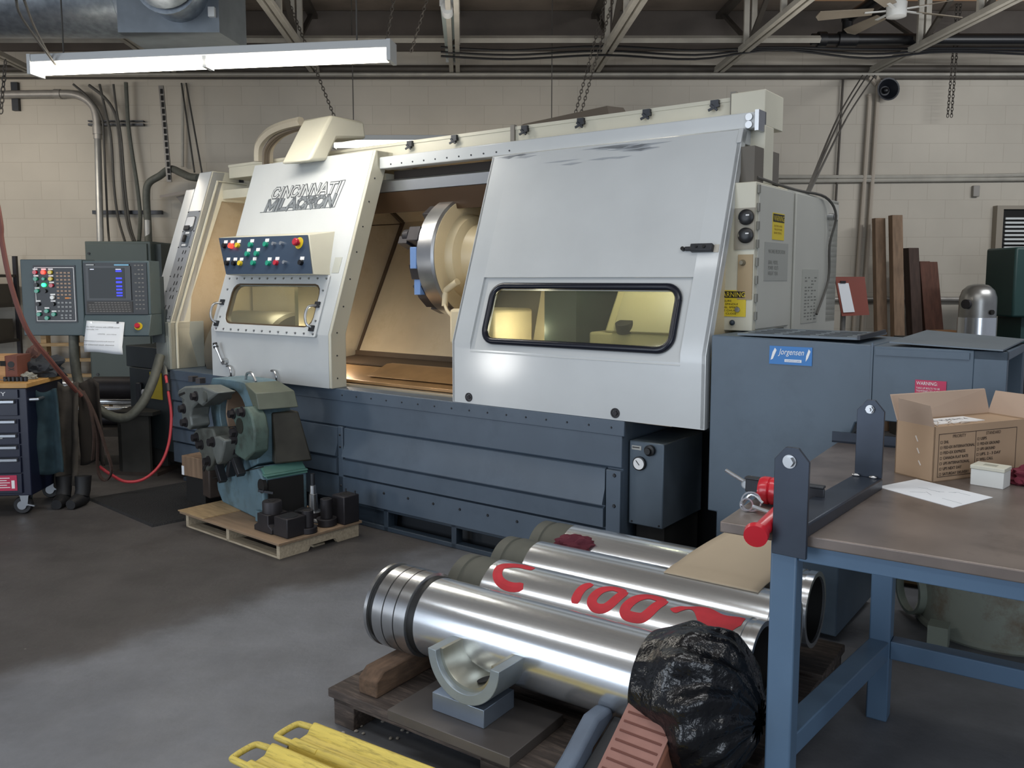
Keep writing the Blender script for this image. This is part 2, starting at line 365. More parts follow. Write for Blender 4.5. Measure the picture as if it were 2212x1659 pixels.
def floor_mat():
    m = bpy.data.materials.new('two_tone_concrete'); m.use_nodes = True; nt = m.node_tree; N = nt.nodes; L = nt.links
    b = N['Principled BSDF']
    tc = N.new('ShaderNodeTexCoord'); sp = N.new('ShaderNodeSeparateXYZ'); L.new(tc.outputs['Object'], sp.inputs[0])
    def math_(op, a, c, d=None):
        n = N.new('ShaderNodeMath'); n.operation = op
        for i, v in enumerate((a, c, d)):
            if v is None: continue
            if isinstance(v, (int, float)): n.inputs[i].default_value = v
            else: L.new(v, n.inputs[i])
        return n.outputs[0]
    def nz(sc, det=8, ro=.6):
        n = N.new('ShaderNodeTexNoise'); n.inputs['Scale'].default_value = sc; n.inputs['Detail'].default_value = det; n.inputs['Roughness'].default_value = ro
        L.new(tc.outputs['Object'], n.inputs[0]); return n.outputs[0]
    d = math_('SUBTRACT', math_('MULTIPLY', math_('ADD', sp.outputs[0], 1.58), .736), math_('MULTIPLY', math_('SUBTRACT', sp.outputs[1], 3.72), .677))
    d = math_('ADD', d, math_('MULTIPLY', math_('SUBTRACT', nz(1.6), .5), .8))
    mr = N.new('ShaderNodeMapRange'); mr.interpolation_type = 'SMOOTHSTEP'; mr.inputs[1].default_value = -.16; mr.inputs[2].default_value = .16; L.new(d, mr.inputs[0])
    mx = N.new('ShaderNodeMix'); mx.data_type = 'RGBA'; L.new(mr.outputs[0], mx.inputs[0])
    mx.inputs[6].default_value = lin('474443'); mx.inputs[7].default_value = lin('6d6f74')  # darker and lighter concrete, split along a noisy diagonal line
    r2 = N.new('ShaderNodeMapRange'); r2.inputs[1].default_value = .3; r2.inputs[2].default_value = .7; r2.inputs[3].default_value = .78; r2.inputs[4].default_value = 1.2
    L.new(nz(2.4, 10, .68), r2.inputs[0])
    m2 = N.new('ShaderNodeMix'); m2.data_type = 'RGBA'; m2.blend_type = 'MULTIPLY'; m2.inputs[0].default_value = 1
    L.new(mx.outputs[2], m2.inputs[6]); L.new(r2.outputs[0], m2.inputs[7])
    n3 = N.new('ShaderNodeTexVoronoi'); n3.inputs['Scale'].default_value = 7; L.new(tc.outputs['Object'], n3.inputs[0])
    r3 = N.new('ShaderNodeMapRange'); r3.inputs[1].default_value = .025; r3.inputs[2].default_value = .04; r3.inputs[3].default_value = .8; r3.inputs[4].default_value = 0
    L.new(n3.outputs['Distance'], r3.inputs[0])
    gate = math_('GREATER_THAN', nz(3.1, 2), .58); sp_ = math_('MULTIPLY', r3.outputs[0], gate)
    m3 = N.new('ShaderNodeMix'); m3.data_type = 'RGBA'; L.new(sp_, m3.inputs[0]); L.new(m2.outputs[2], m3.inputs[6]); m3.inputs[7].default_value = lin('8d8a86')
    L.new(m3.outputs[2], b.inputs['Base Color'])
    rr = N.new('ShaderNodeMapRange'); rr.inputs[1].default_value = .3; rr.inputs[2].default_value = .7; rr.inputs[3].default_value = .42; rr.inputs[4].default_value = .7
    L.new(nz(3.5), rr.inputs[0]); L.new(rr.outputs[0], b.inputs['Roughness'])
    bp = N.new('ShaderNodeBump'); bp.inputs['Strength'].default_value = .15; bp.inputs['Distance'].default_value = .01; L.new(nz(30), bp.inputs['Height']); L.new(bp.outputs[0], b.inputs['Normal'])
    return m
WALLM = wall_mat()
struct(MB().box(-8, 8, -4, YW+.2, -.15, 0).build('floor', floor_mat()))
struct(MB().box(-8, 8, YW, YW+.2, 0, 4.46).build('wall_back', WALLM))
CEILM = M('ceiling_plywood_deck', '85796d', .85, 0, .2, 2.2, .3, dirt='5c524a', dirt_amt=.5, dirt_scale=2)
struct(MB().hexa([(-8, -4, 4.80), (8, -4, 4.80), (8, YW+.2, 4.46), (-8, YW+.2, 4.46)], [(-8, -4, 5.0), (8, -4, 5.0), (8, YW+.2, 4.66), (-8, YW+.2, 4.66)]).build('ceiling', CEILM))
struct(MB().box(-8, 8, YW-.05, YW, 4.05, 4.46).build('trim_1', M('wall_ledger_board', '57504a', .8, 0, .15, 3)))
struct(MB().box(2.9, 5.2, 8.60, 8.70, 4.34, 4.49).build('trim_2', M('sunlit_peach_board', 'dcae88', .7, 0, .08, 4)))  # bright peach colour stands in for skylight sun on the board

# roof trusses running from the wall towards the camera
def truss(xw, label):
    t = thing('roof_truss', label, 'roof truss', (xw, YW-.04, 3.83), 0, 'steel trusses under the roof')
    def X(y): return -.058*y     # local y is negative towards the camera
    bc = MB()
    for k in (-.034, .034):
        bc.bar((X(0)+k, 0, .015), (X(-4.5)+k, -4.5, .015), .045, .05)
    bc.build('bottom_chord', TRUSS, t, bevel=.003)
    tcm = MB().bar((X(0), 0, .57), (X(-4.5), -4.5, .67), .09, .05); tcm.build('top_chord', DKTRUSS, t)
    for y in (-1.0, -1.96, -2.9):
        for k in (-.036, .036):
            MB().bar((X(y)+k, y, .02), (X(y)+k, y, .60), .035, .05).build('web_post', TRUSS, t)
    for a, b in ((-1.0, -.1), (-1.0, -1.9), (-1.96, -2.85)):
        MB().bar((X(a), a, .03), (X(b), b, .58), .045, .03).build('web_diagonal', DKTRUSS, t)
    return t
for x, lb in ((-5.2, 'steel roof truss at the far left, above the round duct'), (-3.68, 'steel roof truss crossing above the left end of the lit fluorescent fixture'),
              (-2.13, 'light grey steel roof truss passing behind the middle of the lit fluorescent fixture'), (-.62, 'steel roof truss directly over the unlit strip light seen end-on'),
              (.894, 'steel roof truss with chains hanging beside it, above the middle of the lathe'), (2.23, 'steel roof truss meeting the wall just left of the black pipe tee'),
              (3.90, 'steel roof truss running over the round black horn on the right')):
    truss(x, lb)
def pipe(name, pts, r, mat, label, cat, group=None, n=10, smooth=0): return one(MB().tube(pts, r, n, smooth), name, mat, label, cat, group)
pipe('bridging_bar', [(-6, 8.52, 3.925), (3.0, 8.52, 3.925)], .035, TRUSS, 'long pale horizontal bridging bar under the trusses, left of the black pipe', 'bar', n=4)
t = thing('black_pipe', 'thick black overhead pipe with an upright tee, at upper right under the fan', 'pipe', (2.95, 8.62, 3.95))
MB().tube([(0, 0, 0), (4.2, 0, 0)], .055, 14).build('pipe_run', BLACK, t)
MB().cyl((.06, 0, 0), (.14, 0, 0), .072).build('coupling', BLACK, t); MB().cyl((.26, 0, 0), (.44, 0, 0), .072).build('coupling', BLACK, t)
MB().cyl((.35, 0, 0), (.35, 0, .2), .05).cyl((.35, 0, .17), (.35, 0, .25), .06).build('tee_branch', BLACK, t)
MB().tube([(.35, 0, .2), (.52, -.45, .30), (.70, -.9, .38)], .05, 12).build('branch_pipe', BLACK, t)
for k, (dz, lb) in enumerate(((0, 'upper black cable sagging under the pale bridging bar'), (-.045, 'middle black cable sagging under the pale bridging bar'), (-.085, 'lowest thin cable sagging under the pale bridging bar'))):
    p = [(-.7, 8.6, 3.87+dz), (0.0, 8.6, 3.84+dz), (.9, 8.6, 3.88+dz), (1.8, 8.6, 3.84+dz), (2.6, 8.6, 3.87+dz*.3), (3.5, 8.6, 3.85+dz), (4.3, 8.6, 3.86+dz*.4), (5.6, 8.6, 3.86+dz)]
    pipe('overhead_cable', p, .011, BLACK, lb, 'cable', 'cables under the bridging bar', 6, 5)
for z, r, m, lb in ((3.86, .035, DKTRUSS, 'thick dark conduit along the top of the block wall'), (3.80, .018, TRUSS, 'pale thin conduit just under the thick dark wall-top conduit'), (3.76, .012, DKTRUSS, 'thin dark conduit lowest along the top of the block wall')):
    pipe('wall_conduit', [(-6, YW-.05, z), (6.2, YW-.05, z)], r, m, lb, 'conduit')
for z, lb in ((2.715, 'upper of two pale conduits along the right wall behind the cabinet'), (2.66, 'lower of two pale conduits along the right wall behind the cabinet')):
    pipe('wall_conduit', [(2.2, YW-.04, z), (4.6, YW-.04, z+(.02 if z < 2.7 else 0)), (6.2, YW-.04, z+.035)], .022, TRUSS, lb, 'conduit', None, 8, 4)
pipe('wall_conduit', [(3.1, YW-.05, 1.38), (6.2, YW-.05, 1.38)], .028, CONDUIT, 'low horizontal conduit on the right wall behind the leaning timbers', 'conduit')
for x, x2, lb in ((3.87, 3.79, 'left of two pale vertical conduits on the right wall'), (3.96, 3.88, 'right of two pale vertical conduits on the right wall, bent at its top')):
    top = [(x-.0, YW-.045, 3.56), (x, YW-.045, 3.3)] if 'left' in lb else [(x-.10, YW-.045, 3.77), (x-.03, YW-.045, 3.70), (x, YW-.045, 3.5)]
    pipe('wall_conduit', top+[(x2, YW-.045, .6)], .024, M('wall_paint_conduit', 'a69c8e', .6), lb, 'conduit', None, 8, 4)
pipe('wall_conduit', [(3.58, YW-.04, 3.75), (3.55, YW-.04, 2.4)], .012, DKTRUSS, 'thin dark vertical conduit left of the two pale ones on the right wall', 'conduit')
for k, (dx, lb) in enumerate(((0, 'dark drop cord slanting from the wall top to the white cabinet, leftmost strand'), (.05, 'dark drop cord slanting from the wall top to the white cabinet, middle strand'), (.13, 'dark drop cord slanting from the wall top to the white cabinet, rightmost strand'))):
    pipe('drop_cord', [(3.72+dx, 9.25, 3.75), (2.75+dx*.6, 7.3, 2.97), (1.68+dx*.1, 4.92, 2.078)], .008, CABLE, lb, 'cord', 'drop cords to the cabinet', 6, 6)
def chain(name, p0, p1, label, group=None, link=.045, wire=.0042):
    b = MB(); p0 = Vector(p0); p1 = Vector(p1); d = (p1-p0); n = max(2, int(d.length/(link*.72))); d.normalize()
    u = Vector((0, 1, 0)); x = d.cross(u).normalized(); y = d.cross(x)
    for i in range(n):
        c = p0+(p1-p0)*((i+.5)/n); s = x if i % 2 else y
        pts = [c+d*(math.sin(a)*link/2)+s*(math.cos(a)*link*.28) for a in [2*PI*k/8 for k in range(9)]]
        b.tube(pts, wire, 5)
    return one(b, name, DKTRUSS, label, 'chain', group)
chain('hanging_chain', (4.66, 9.2, 4.5), (4.62, 9.2, 3.31), 'left strand of the dark chain hanging on the right wall, right of the black horn', 'chains hanging on the right wall')
chain('hanging_chain', (4.70, 9.2, 4.5), (4.66, 9.2, 3.31), 'right strand of the dark chain hanging on the right wall, right of the black horn', 'chains hanging on the right wall')
chain('hanging_chain', (.96, 8.3, 4.5), at(1243, 245, 8.3), 'chain slanting down to the roof of the lathe, left strand, over its middle', 'chains over the lathe')
chain('hanging_chain', (1.03, 8.3, 4.5), at(1255, 245, 8.3), 'chain slanting down to the roof of the lathe, right strand, over its middle', 'chains over the lathe')
chain('hanging_chain', (-2.22, 8.3, 4.5), at(722, 252, 8.3), 'chain slanting down to the white guard above the logo door', 'chains over the lathe')
chain('hanging_chain', (-.50, 7.3, 4.55), at(888, 112, 7.3), 'thin pale chain at upper centre, reaching up beside the unlit strip light', 'chains holding the fixture', .04, .004)
chain('hanging_chain', (-.72, 6.6, 4.58), at(832, 108, 6.6), 'thin pale chain above the right end of the lit fixture', 'chains holding the fixture', .04, .004)

chain('hanging_chain', at(12, 130, 5.9), at(2, 245, 5.9), 'dark chain hanging at the far left edge under the thick conduit')
# speaker horn, louvre window, wall box
t = thing('horn_speaker', 'round black horn speaker high on the right wall', 'speaker', (4.02, YW, 3.62))
MB().lathe([(.03, 0), (.05, -.06), (.115, -.16), (.12, -.17), (.105, -.168), (.05, -.08)], (0, 0, 0), (0, 1, 0), 24).build('horn', M('black_horn', '15181f', .5), t)
MB().sphere((0, -.10, 0), .035).build('driver_cap', BLACK, t)
w = struct(MB().box(5.36, 6.3, YW-.06, YW, 1.80, 2.36).build('window_1', GAP))
MB().box(5.30, 5.37, YW-.09, YW, 1.76, 2.40).box(5.37, 6.3, YW-.09, YW, 1.76, 1.80).box(5.37, 6.3, YW-.09, YW, 2.36, 2.40).build('window_frame', M('window_frame_paint', '8d8578', .7), w)
b = MB()
for k in range(9): b.bar((5.40, YW-.075, 1.90+k*.045), (6.3, YW-.075, 1.90+k*.045), .02, .022)
b.build('louvre', M('pale_louvre', 'c9ccca', .4), w)
one(MB().box(5.05, 5.12, YW-.05, YW, 2.50, 2.62), 'outlet_box', M('wall_box_grey', '8a8680', .6), 'small grey outlet box on the right wall under the conduits', 'outlet', bevel=.006)

# ceiling fan
t = thing('ceiling_fan', 'white ceiling fan with pale blades at upper right', 'fan', (3.46, 7.9, 4.10))
MB().lathe([(.05, -.16), (.085, -.15), (.09, -.03), (.06, .0)], (0, 0, 0), (0, 0, 1), 24).build('switch_housing', WHITEB, t)
MB().lathe([(.12, .02), (.19, .05), (.2, .10), (.15, .17), (.03, .2)], (0, 0, 0), (0, 0, 1), 28).build('motor', WHITEB, t)
MB().cyl((0, 0, .2), (0, 0, .47), .016).build('down_rod', WHITEB, t)
FANB = M('fan_blade', '8b8172', .5, 0, .1, 3)
for a in (15, 105, 168, 232, 320):
    c, s = math.cos(math.radians(a)), math.sin(math.radians(a))
    bl = MB().hexa([(.2, -.05, -.03), (.66, -.065, -.045), (.69, 0, -.03), (.66, .065, -.005), (.2, .05, -.005)], [(.2, -.05, -.023), (.66, -.065, -.038), (.69, 0, -.023), (.66, .065, .002), (.2, .05, .002)])
    o = bl.build('blade', FANB, t); o.location = (0, 0, -.08); o.rotation_euler = (0, 0, math.radians(a))
    MB().bar((.09, 0, -.015), (.27, 0, -.02), .03, .008).build('blade_iron', WHITEB, o)

# round duct and plenum box
t = thing('air_duct', 'round galvanised air duct running into a box at upper left', 'duct', (-6.2, 6.1, 3.62))
MB().tube([(0, 0, 0), (3.75, 0, 0)], .34, 32).build('round_duct', GALV, t)
for x in (1.2, 2.4, 3.55): MB().lathe([(.34, 0), (.352, .01), (.352, .04), (.34, .05)], (x, 0, 0), (1, 0, 0), 32).build('seam_band', GALV, t)
t2 = MB().hexa([(3.68, -.5, -.45), (4.33, -.5, -.45), (4.38, -.1, -.45), (3.68, -.1, -.45)], [(3.68, -.5, .4), (4.33, -.5, .4), (4.38, -.1, .4), (3.68, -.1, .4)]).build('plenum_box', M('plenum_sheet_metal', '757c82', .45, .6, .1, 10), t)
MB().lathe([(.19, 0), (.19, .18), (.20, .19), (.20, .21), (.17, .21)], (4.08, -.5, -.20), (0, -1, 0), 32).build('elbow_collar', GALV, t)
MB().tube([(4.08, -.69, -.2), (4.08, -.9, -.12), (4.08, -1.0, .1), (4.08, -1.02, .4)], .185, 24, 4).build('elbow', GALV, t)
MB().box(4.27, 4.31, -.53, -.5, -.36, -.30).build('junction_box', WHITEB, t)
MB().tube([(3.4, -.55, .4), (3.75, -.6, -.1), (4.05, -.62, -.28), (4.5, -.6, -.1), (4.7, -.6, .4)], .006, 6, 6).build('hanging_wire', BLACK, t)
pipe('rod_hanger', [at(35, 0, 5.2), at(48, 40, 5.3), at(120, 140, 5.6)], .008, CABLE, 'pale thin cord looping down from the round duct, left strand', 'cord', 'cords below the round duct', 6, 4)
pipe('rod_hanger', [at(52, 0, 5.2), at(75, 60, 5.4), at(112, 130, 5.6)], .008, CABLE, 'pale thin cord looping down from the round duct, right strand', 'cord', 'cords below the round duct', 6, 4)

# fluorescent fixtures
def strip_light(name, p0, p1, label, lit=TUBE):
    p0 = Vector(p0); p1 = Vector(p1); L_ = (p1-p0).length; a = math.degrees(math.atan2((p1-p0).y, (p1-p0).x))
    t = thing(name, label, 'light fixture', p0, a)
    MB().prism([(-.065, .0), (-.065, .05), (.065, .05), (.065, .0)], 'x', 0, L_).build('housing', FIXW, t, bevel=.004)
    MB().box(-.012, .012, -.07, .07, -.075, .05).build('end_cap', FIXW, t); MB().box(L_-.012, L_+.012, -.07, .07, -.075, .05).build('end_cap', FIXW, t)
    MB().box(L_/2-.014, L_/2+.014, -.05, .05, -.07, .0).build('socket', FIXW, t)
    if lit:
        for y in (-.042, .042):
            for x0, x1 in ((.02, L_/2-.02), (L_/2+.02, L_-.02)):
                MB().cyl((x0, y, -.04), (x1, y, -.04), .021, n=16).build('tube', lit, t)
    return t
strip_light('fluorescent_fixture', (-3.10, 5.68, 2.99), (-.735, 5.33, 2.99), 'long lit twin-tube fluorescent fixture hanging at upper left')
l = area('fixture_light', (-1.92, 5.5, 2.88), (-1.92, 5.5, 0), 2.3, .16, 22, (1, .96, .88)); l.rotation_euler = (0, 0, math.radians(-8.5))
strip_light('fluorescent_fixture', (-1.80, 8.75, 2.99), (.64, 8.75, 2.99), 'lit fluorescent fixture low behind the lathe, mostly hidden by its roof', TUBE2)
l = area('rear_fixture_light', (-.58, 8.75, 2.88), (-.58, 8.75, 0), 2.3, .16, 6, (1, .96, .88)); l.rotation_euler = (0, 0, 0)
pipe('fixture_chain_rod', [(-2.9, 5.65, 3.04), (-2.9, 5.65, 4.5)], .005, CABLE, 'thin hanger rod rising from the left end of the lit fixture', 'hanger rod')
pipe('fixture_chain_rod', [(-.95, 5.36, 3.04), (-.95, 5.36, 4.5)], .005, CABLE, 'thin hanger rod rising from the right end of the lit fixture', 'hanger rod')
for x, lb in ((-1.6, 'left hanger rod of the lit fixture behind the lathe'), (.4, 'right hanger rod of the lit fixture behind the lathe')): pipe('fixture_hanger', [(x, 8.75, 3.04), (x, 8.75, 4.5)], .005, CABLE, lb, 'hanger rod')
t = thing('unlit_strip_light', 'unlit pale blue-green strip light seen end-on at upper centre', 'light fixture', (-.54, 7.3, 3.90), 92.8)
SEAGR = M('pale_green_enamel', 'a3b0ac', .4)
MB().prism([(-.06, .05), (-.06, .0), (-.02, -.035), (.02, -.035), (.06, .0), (.06, .05)], 'x', 0, 1.85).build('housing', SEAGR, t, bevel=.003)
MB().box(-.01, .012, -.062, .062, -.04, .052).build('end_cap', FIXW, t); MB().box(1.84, 1.86, -.062, .062, -.04, .052).build('end_cap', FIXW, t)
MB().bar((.05, 0, -.04), (1.75, 0, -.04), .02, .012).build('centre_rib', DKTRUSS, t)
MB().cyl((.12, 0, -.06), (-.02, 0, -.06), .05, n=16).build('junction_can', FIXW, t)

# ------------------------------------------------------------------ the lathe (u along the machine, v to the rear, w up)
LA = -36.938; LO = Vector((-.308, 4.898, 0))
lathe = thing('cnc_lathe', 'big white and blue slant-bed lathe filling the middle of the shop', 'lathe', LO, LA)
SN = Vector((0, -1, .35)).normalized(); SU = Vector((0, .35, 1)).normalized()   # outward normal and upward direction of the sloping doors
def f0(w): return .35*max(0, w-1.24)
def slab(mb, u0, u1, w0, w1, off=0, th=.03, brk=1.24):
    ws = [w0]+([brk] if w0 < brk < w1 else [])+[w1]
    fr = [(f0(w)+off, w) for w in ws]; bk = [(f0(w)+off+th, w) for w in ws[::-1]]
    return mb.prism(fr+bk, 'x', u0, u1)
def sp(u, w, off=0): return Vector((u, f0(w), w))+SN*off
def bolt(mb, p, n, r=.008, h=.006): mb.cyl(p, Vector(p)+Vector(n)*h, r, r*.7, 8)

# base: blue panels in front of a dark bed
b = MB()
b.prism([(0, .885), (0, .64), (.02, .635), (.02, .20), (.5, .20), (1.2, .20), (1.2, .885)], 'x', -3.02, 1.085)
base = b.build('base_cabinet', BLUE, lathe, bevel=.004)
b = MB()
for u0, u1 in ((-3.0, -1.045), (-1.0, 1.0)):
    b.prism([(.022, .633), (-.004, .625), (-.006, .52), (-.03, .45), (-.032, .44), (.0, .432), (.0, .425), (-.022, .418), (-.022, .32), (.022, .312)], 'x', u0+.01, u1-.01)
b.build('ribbed_panel', BLUE, base)
b = MB().box(-1.045, -1.0, -.012, .02, .19, .635).box(1.0, 1.085, -.012, .02, .16, .625)
b.prism([(.022, .305), (-.012, .303), (-.012, .145), (.022, .145)], 'x', -3.0, 1.0)
b.box(-3.02, 1.10, -.006, .01, .805, .883)
b.build('flat_trim_panel', BLUE, base, bevel=.003)
b = MB()
for u in (-1.022,):
    for w in (.58, .50, .24): bolt(b, (u, -.012, w), (0, -1, 0))
for w in (.60, .44): bolt(b, (1.05, -.012, w), (0, -1, 0), .011)
for k in range(7): bolt(b, (-.62+k*.21, -.012, .25), (0, -1, 0), .009)
for k in range(16): bolt(b, (-1.0+k*.135, -.006, .845), (0, -1, 0), .006, .004)
b.build('panel_screw', DKSTEEL, base)
b = MB().prism([(.03, .145), (.03, .0), (.10, .0), (.12, .145)], 'x', -2.9, -.62).prism([(.0, .145), (.0, .125), (.06, .125), (.06, .145)], 'x', -2.9, .45)
b.box(-2.9, .45, -.0, .06, 0, .03)
for u in (-.62, -.05, .42): b.box(u-.02, u+.02, -.0, .06, 0, .145)
b.build('foot_frame', DKBLUE, base, bevel=.004)
MB().box(-2.95, 1.08, .13, 1.3, .0, .22).build('bed_casting', M('dark_bed_casting', '1b2026', .6), lathe)
MB().box(.9, 1.50, .62, 1.25, .03, .884).build('dark_void_block', M('dark_bed_casting', '1b2026', .6), lathe)  # dark block kept to stand in for the shaded void below the door
# inside of the guard
b = MB()
b.prism([(.12, .86), (.12, .9), (.45, .905), (.76, 1.02), (1.30, 2.06), (.62, 2.5), (.65, 2.53), (1.36, 2.07), (.80, .98), (.8, .86)], 'x', -1.70, 1.30)
back = b.build('interior_back_panel', TAN, lathe, angle=20)
MB().prism([(.22, .89), (1.33, .89), (1.33, 2.06), (.66, 2.49), (.48, 2.35), (.22, 1.75)], 'x', -1.74, -1.70).build('interior_end_panel', TAN, lathe)
b = MB().bar((-1.69, .765, 1.01), (-1.69, 1.29, 2.06), .03, .03).bar((-1.69, 1.28, 2.06), (-1.69, .64, 2.47), .03, .03)
b.bar((-1.69, .64, 1.99), (-1.69, 1.285, 2.045), .006, .008).bar((-1.69, .76, 1.03), (1.4, .76, 1.03), .02, .05)
b.build('corner_seam', M('dark_seam_sealer', '3a2c1e', .7), back)
MB().prism([(.16, .905), (.16, .925), (.40, .985), (.46, .985), (.46, .905)], 'x', -1.69, .9).prism([(.22, .95), (.40, 1.02), (.46, 1.02), (.46, .95)], 'x', -1.0, .9).build('way_cover', M('bronze_way_cover', '9c7b55', .35, .5, .15, 8), lathe, bevel=.004)
MB().prism([(.08, .9), (.08, 1.24), (.42, 2.25), (1.2, 2.1), (1.2, .9)], 'x', 1.45, 1.49).build('interior_right_wall', LINER, lathe)
# tailstock seen through the door window
b = MB().box(.62, 1.36, .42, .95, .95, 1.30)
b.prism([(.42, 1.3), (.62, 1.62), (.95, 1.62), (.95, 1.3)], 'x', .72, 1.30)
ts = b.build('tailstock', M('tailstock_cream', 'c4b78f', .45, 0, .08, 3), lathe, bevel=.015)
MB().prism([(.41, 1.31), (.60, 1.615), (.62, 1.61), (.43, 1.30)], 'x', .78, 1.26).build('cover_plate', M('cover_plate_cream', 'b5ab8a', .4), ts, bevel=.004)
MB().cyl((.85, .44, 1.31), (.85, .42, 1.36), .05).build('oil_cap', BLKOX, ts)
MB().box(.36, .58, .35, 1.0, .95, 2.0).build('chip_curtain', M('dark_green_curtain', '25332f', .35, 0, .2, 5), lathe)
MB().hexa([(.05, .62, 1.02), (.34, .62, 1.02), (.34, .74, 1.02), (.05, .74, 1.02)], [(.05, .85, 1.85), (.34, .85, 1.85), (.34, .97, 1.85), (.05, .97, 1.85)]).build('interior_splash_plate', LINER, lathe)
MB().box(-.25, .1, .2, .6, 1.2, 1.42).build('turret_slide_block', LINER, lathe, bevel=.02)
# turret
tc = Vector((-.55, .70, 1.745)); R = .40
b = MB().lathe([(.30, -.075), (R-.012, -.075), (R, -.06), (R, .06), (R-.012, .075), (.30, .075)], tc, (1, 0, 0), 72)
tur = b.build('turret_disc', STEEL, lathe)
MB().lathe([(.02, .077), (.385, .077), (.385, .079), (.02, .079)], tc, (1, 0, 0), 72).build('disc_face', LINER, tur)
MB().lathe([(.29, .076), (.27, .13), (.22, .16), (.20, .26), (.16, .40), (.16, .75)], tc, (1, 0, 0), 48).build('hub', M('hub_cream', 'c8b894', .4), tur)
b = MB()
for a, s in ((158, 1.0), (195, .7), (216, .8), (230, .8), (250, .7), (100, .6), (125, .6)):
    c, d = math.cos(math.radians(a)), math.sin(math.radians(a))
    # a measured from +v axis
    q = tc+Vector((-.11, c*.345, d*.345)); rv = Vector((0, c, d)); tv = Vector((0, -d, c))
    m = Matrix((Vector((1, 0, 0)), rv, tv)).transposed().to_4x4(); m.translation = q
    tb = MB().box(-.05*s, .05, -.06, .06*s, -.05, .05)
    if s == 1.0: tb.cyl((-.10, .02, .0), (-.05, .02, 0), .045, n=16).box(-.13, -.05, -.05, .05, .01, .065)
    tb.xf(m).build('tool_block', BLKOX, tur, bevel=.004)
for a in (178, 206): 
    c, d = math.cos(math.radians(a)), math.sin(math.radians(a)); q = tc+Vector((-.10, c*.36, d*.36))
    MB().box(-.03, .025, -.03, .03, -.09, .05).xf(Matrix.Translation(q)).build('coolant_fitting', M('blue_fitting', '6f8fc0', .4), tur, bevel=.004)
MB().cyl(tc+Vector((.0, -.12, .385)), tc+Vector((.0, -.12, .49)), .014, .006).build('blue_nozzle', M('blue_nozzle_plastic', '3f78b0', .4), tur)
b = MB().tube([tc+Vector((.09, -.30, -.30)), tc+Vector((.15, -.33, -.36)), tc+Vector((.30, -.33, -.46))], .011, 8, 4)
b.cyl(tc+Vector((.08, -.28, -.22)), tc+Vector((.20, -.30, -.16)), .022).cyl(tc+Vector((.08, -.28, -.22)), tc+Vector((.09, -.30, -.32)), .02)
b.build('coolant_pipe', LINER, tur)
# headstock side
MB().box(-3.0, -1.74, .78, .84, .86, 2.30).build('headstock_back_panel', TAN, lathe)
MB().box(-3.0, -1.10, .52, .84, 2.26, 2.33).build('headstock_roof', CREAM, lathe)
b = MB().lathe([(.05, 0), (.32, 0), (.345, .02), (.345, .74), (.32, .76), (.05, .76)], (-2.84, .52, 1.0), (1, 0, 0), 48)
ch = b.build('chuck', M('chuck_grey', '6f6a60', .4, .4, .1, 8), lathe)
for a in (80, 200, 320):
    c, d = math.cos(math.radians(a)), math.sin(math.radians(a))
    MB().box(-.02, .10, -.05, .05, .12, .33).xf(Matrix.Translation((-2.10, .52, 1.0)) @ Matrix.Rotation(math.radians(a-90), 4, 'X')).build('chuck_jaw', BLKOX, ch, bevel=.005)
MB().prism([(.24, .885), (.18, 1.16), (.21, 1.46), (.52, 2.24), (.84, 2.24), (.84, .885)], 'x', -3.04, -3.021).build('headstock_side_panel', TAN, lathe)
# control column on the left
cs = [(.0, .885), (0, 1.24), (f0(2.48), 2.48), (.80, 2.48), (.80, 2.24), (.51, 2.24), (.20, 1.46), (.17, 1.16), (.24, .885)]
b = MB().prism(cs, 'x', -3.02, -3.0)
col_ = b.build('control_column', CREAM, lathe, bevel=.004)
slab(MB(), -3.19, -3.0, 1.26, 2.48, 0, .12).build('column_face', WHITE, col_, bevel=.006)
slab(MB(), -3.32, -3.19, 1.27, 2.345, 0, .12).build('column_side_face', WHITE, col_, bevel=.006)
MB().box(-3.19, -3.0, -.015, .3, .885, 1.26).build('lower_column_cover', M('grey_green_paint', '8b908b', .45), col_, bevel=.004)
MB().box(-3.175, -3.015, -.02, -.014, .90, 1.15).build('lower_cover_door', M('grey_green_paint', '8b908b', .45), col_, bevel=.002)
b = MB()
slab(b, -3.185, -3.015, 1.29, 2.155, -.006, .006); ctl = b.build('gauge_strip', LTGREY, col_)
def on_slant(u, w, off): return basis(sp(u, w, off), (1, 0, 0), SU)
b = MB().prism(rrect(-.06, .06, -.065, .065, .02), 'z', 0, .006).xf(on_slant(-3.10, 2.045, .007)); g = b.build('load_meter', M('meter_bezel', '4d5054', .4), ctl)
MB().prism(rrect(-.053, .053, -.03, .058, .015), 'z', .006, .011).xf(on_slant(-3.10, 2.045, .007)).build('meter_face', WHITEP, g)
MB().box(-.05, .02, -.055, -.02, .006, .02).xf(on_slant(-3.10, 2.045, .007)).build('meter_cover', DKSTEEL, g)
b = MB().prism(rrect(-.05, .05, -.065, .065, .015), 'z', 0, .006).xf(on_slant(-3.10, 1.92, .007)); g = b.build('rotary_switch', M('switch_plate_grey', '5f6872', .4), ctl)
MB().box(-.012, .012, -.03, .03, .006, .03).xf(on_slant(-3.10, 1.92, .007)).build('switch_handle', BLACK, g, bevel=.003)
MB().box(-.03, .025, -.06, -.045, .006, .008).box(-.02, .03, .045, .06, .006, .008).xf(on_slant(-3.10, 1.92, .007)).build('switch_legend', WHITEP, g)
b = MB()
for w in (1.80, 1.755, 1.72, 1.66, 1.62, 1.575, 1.53, 1.47, 1.43, 1.36):
    for du in (-.045, .0, .035):
        if random.random() < .75: b.box(-.004, .004, -.012, .012, 0, .002).xf(Matrix.Identity(4)) if False else MB
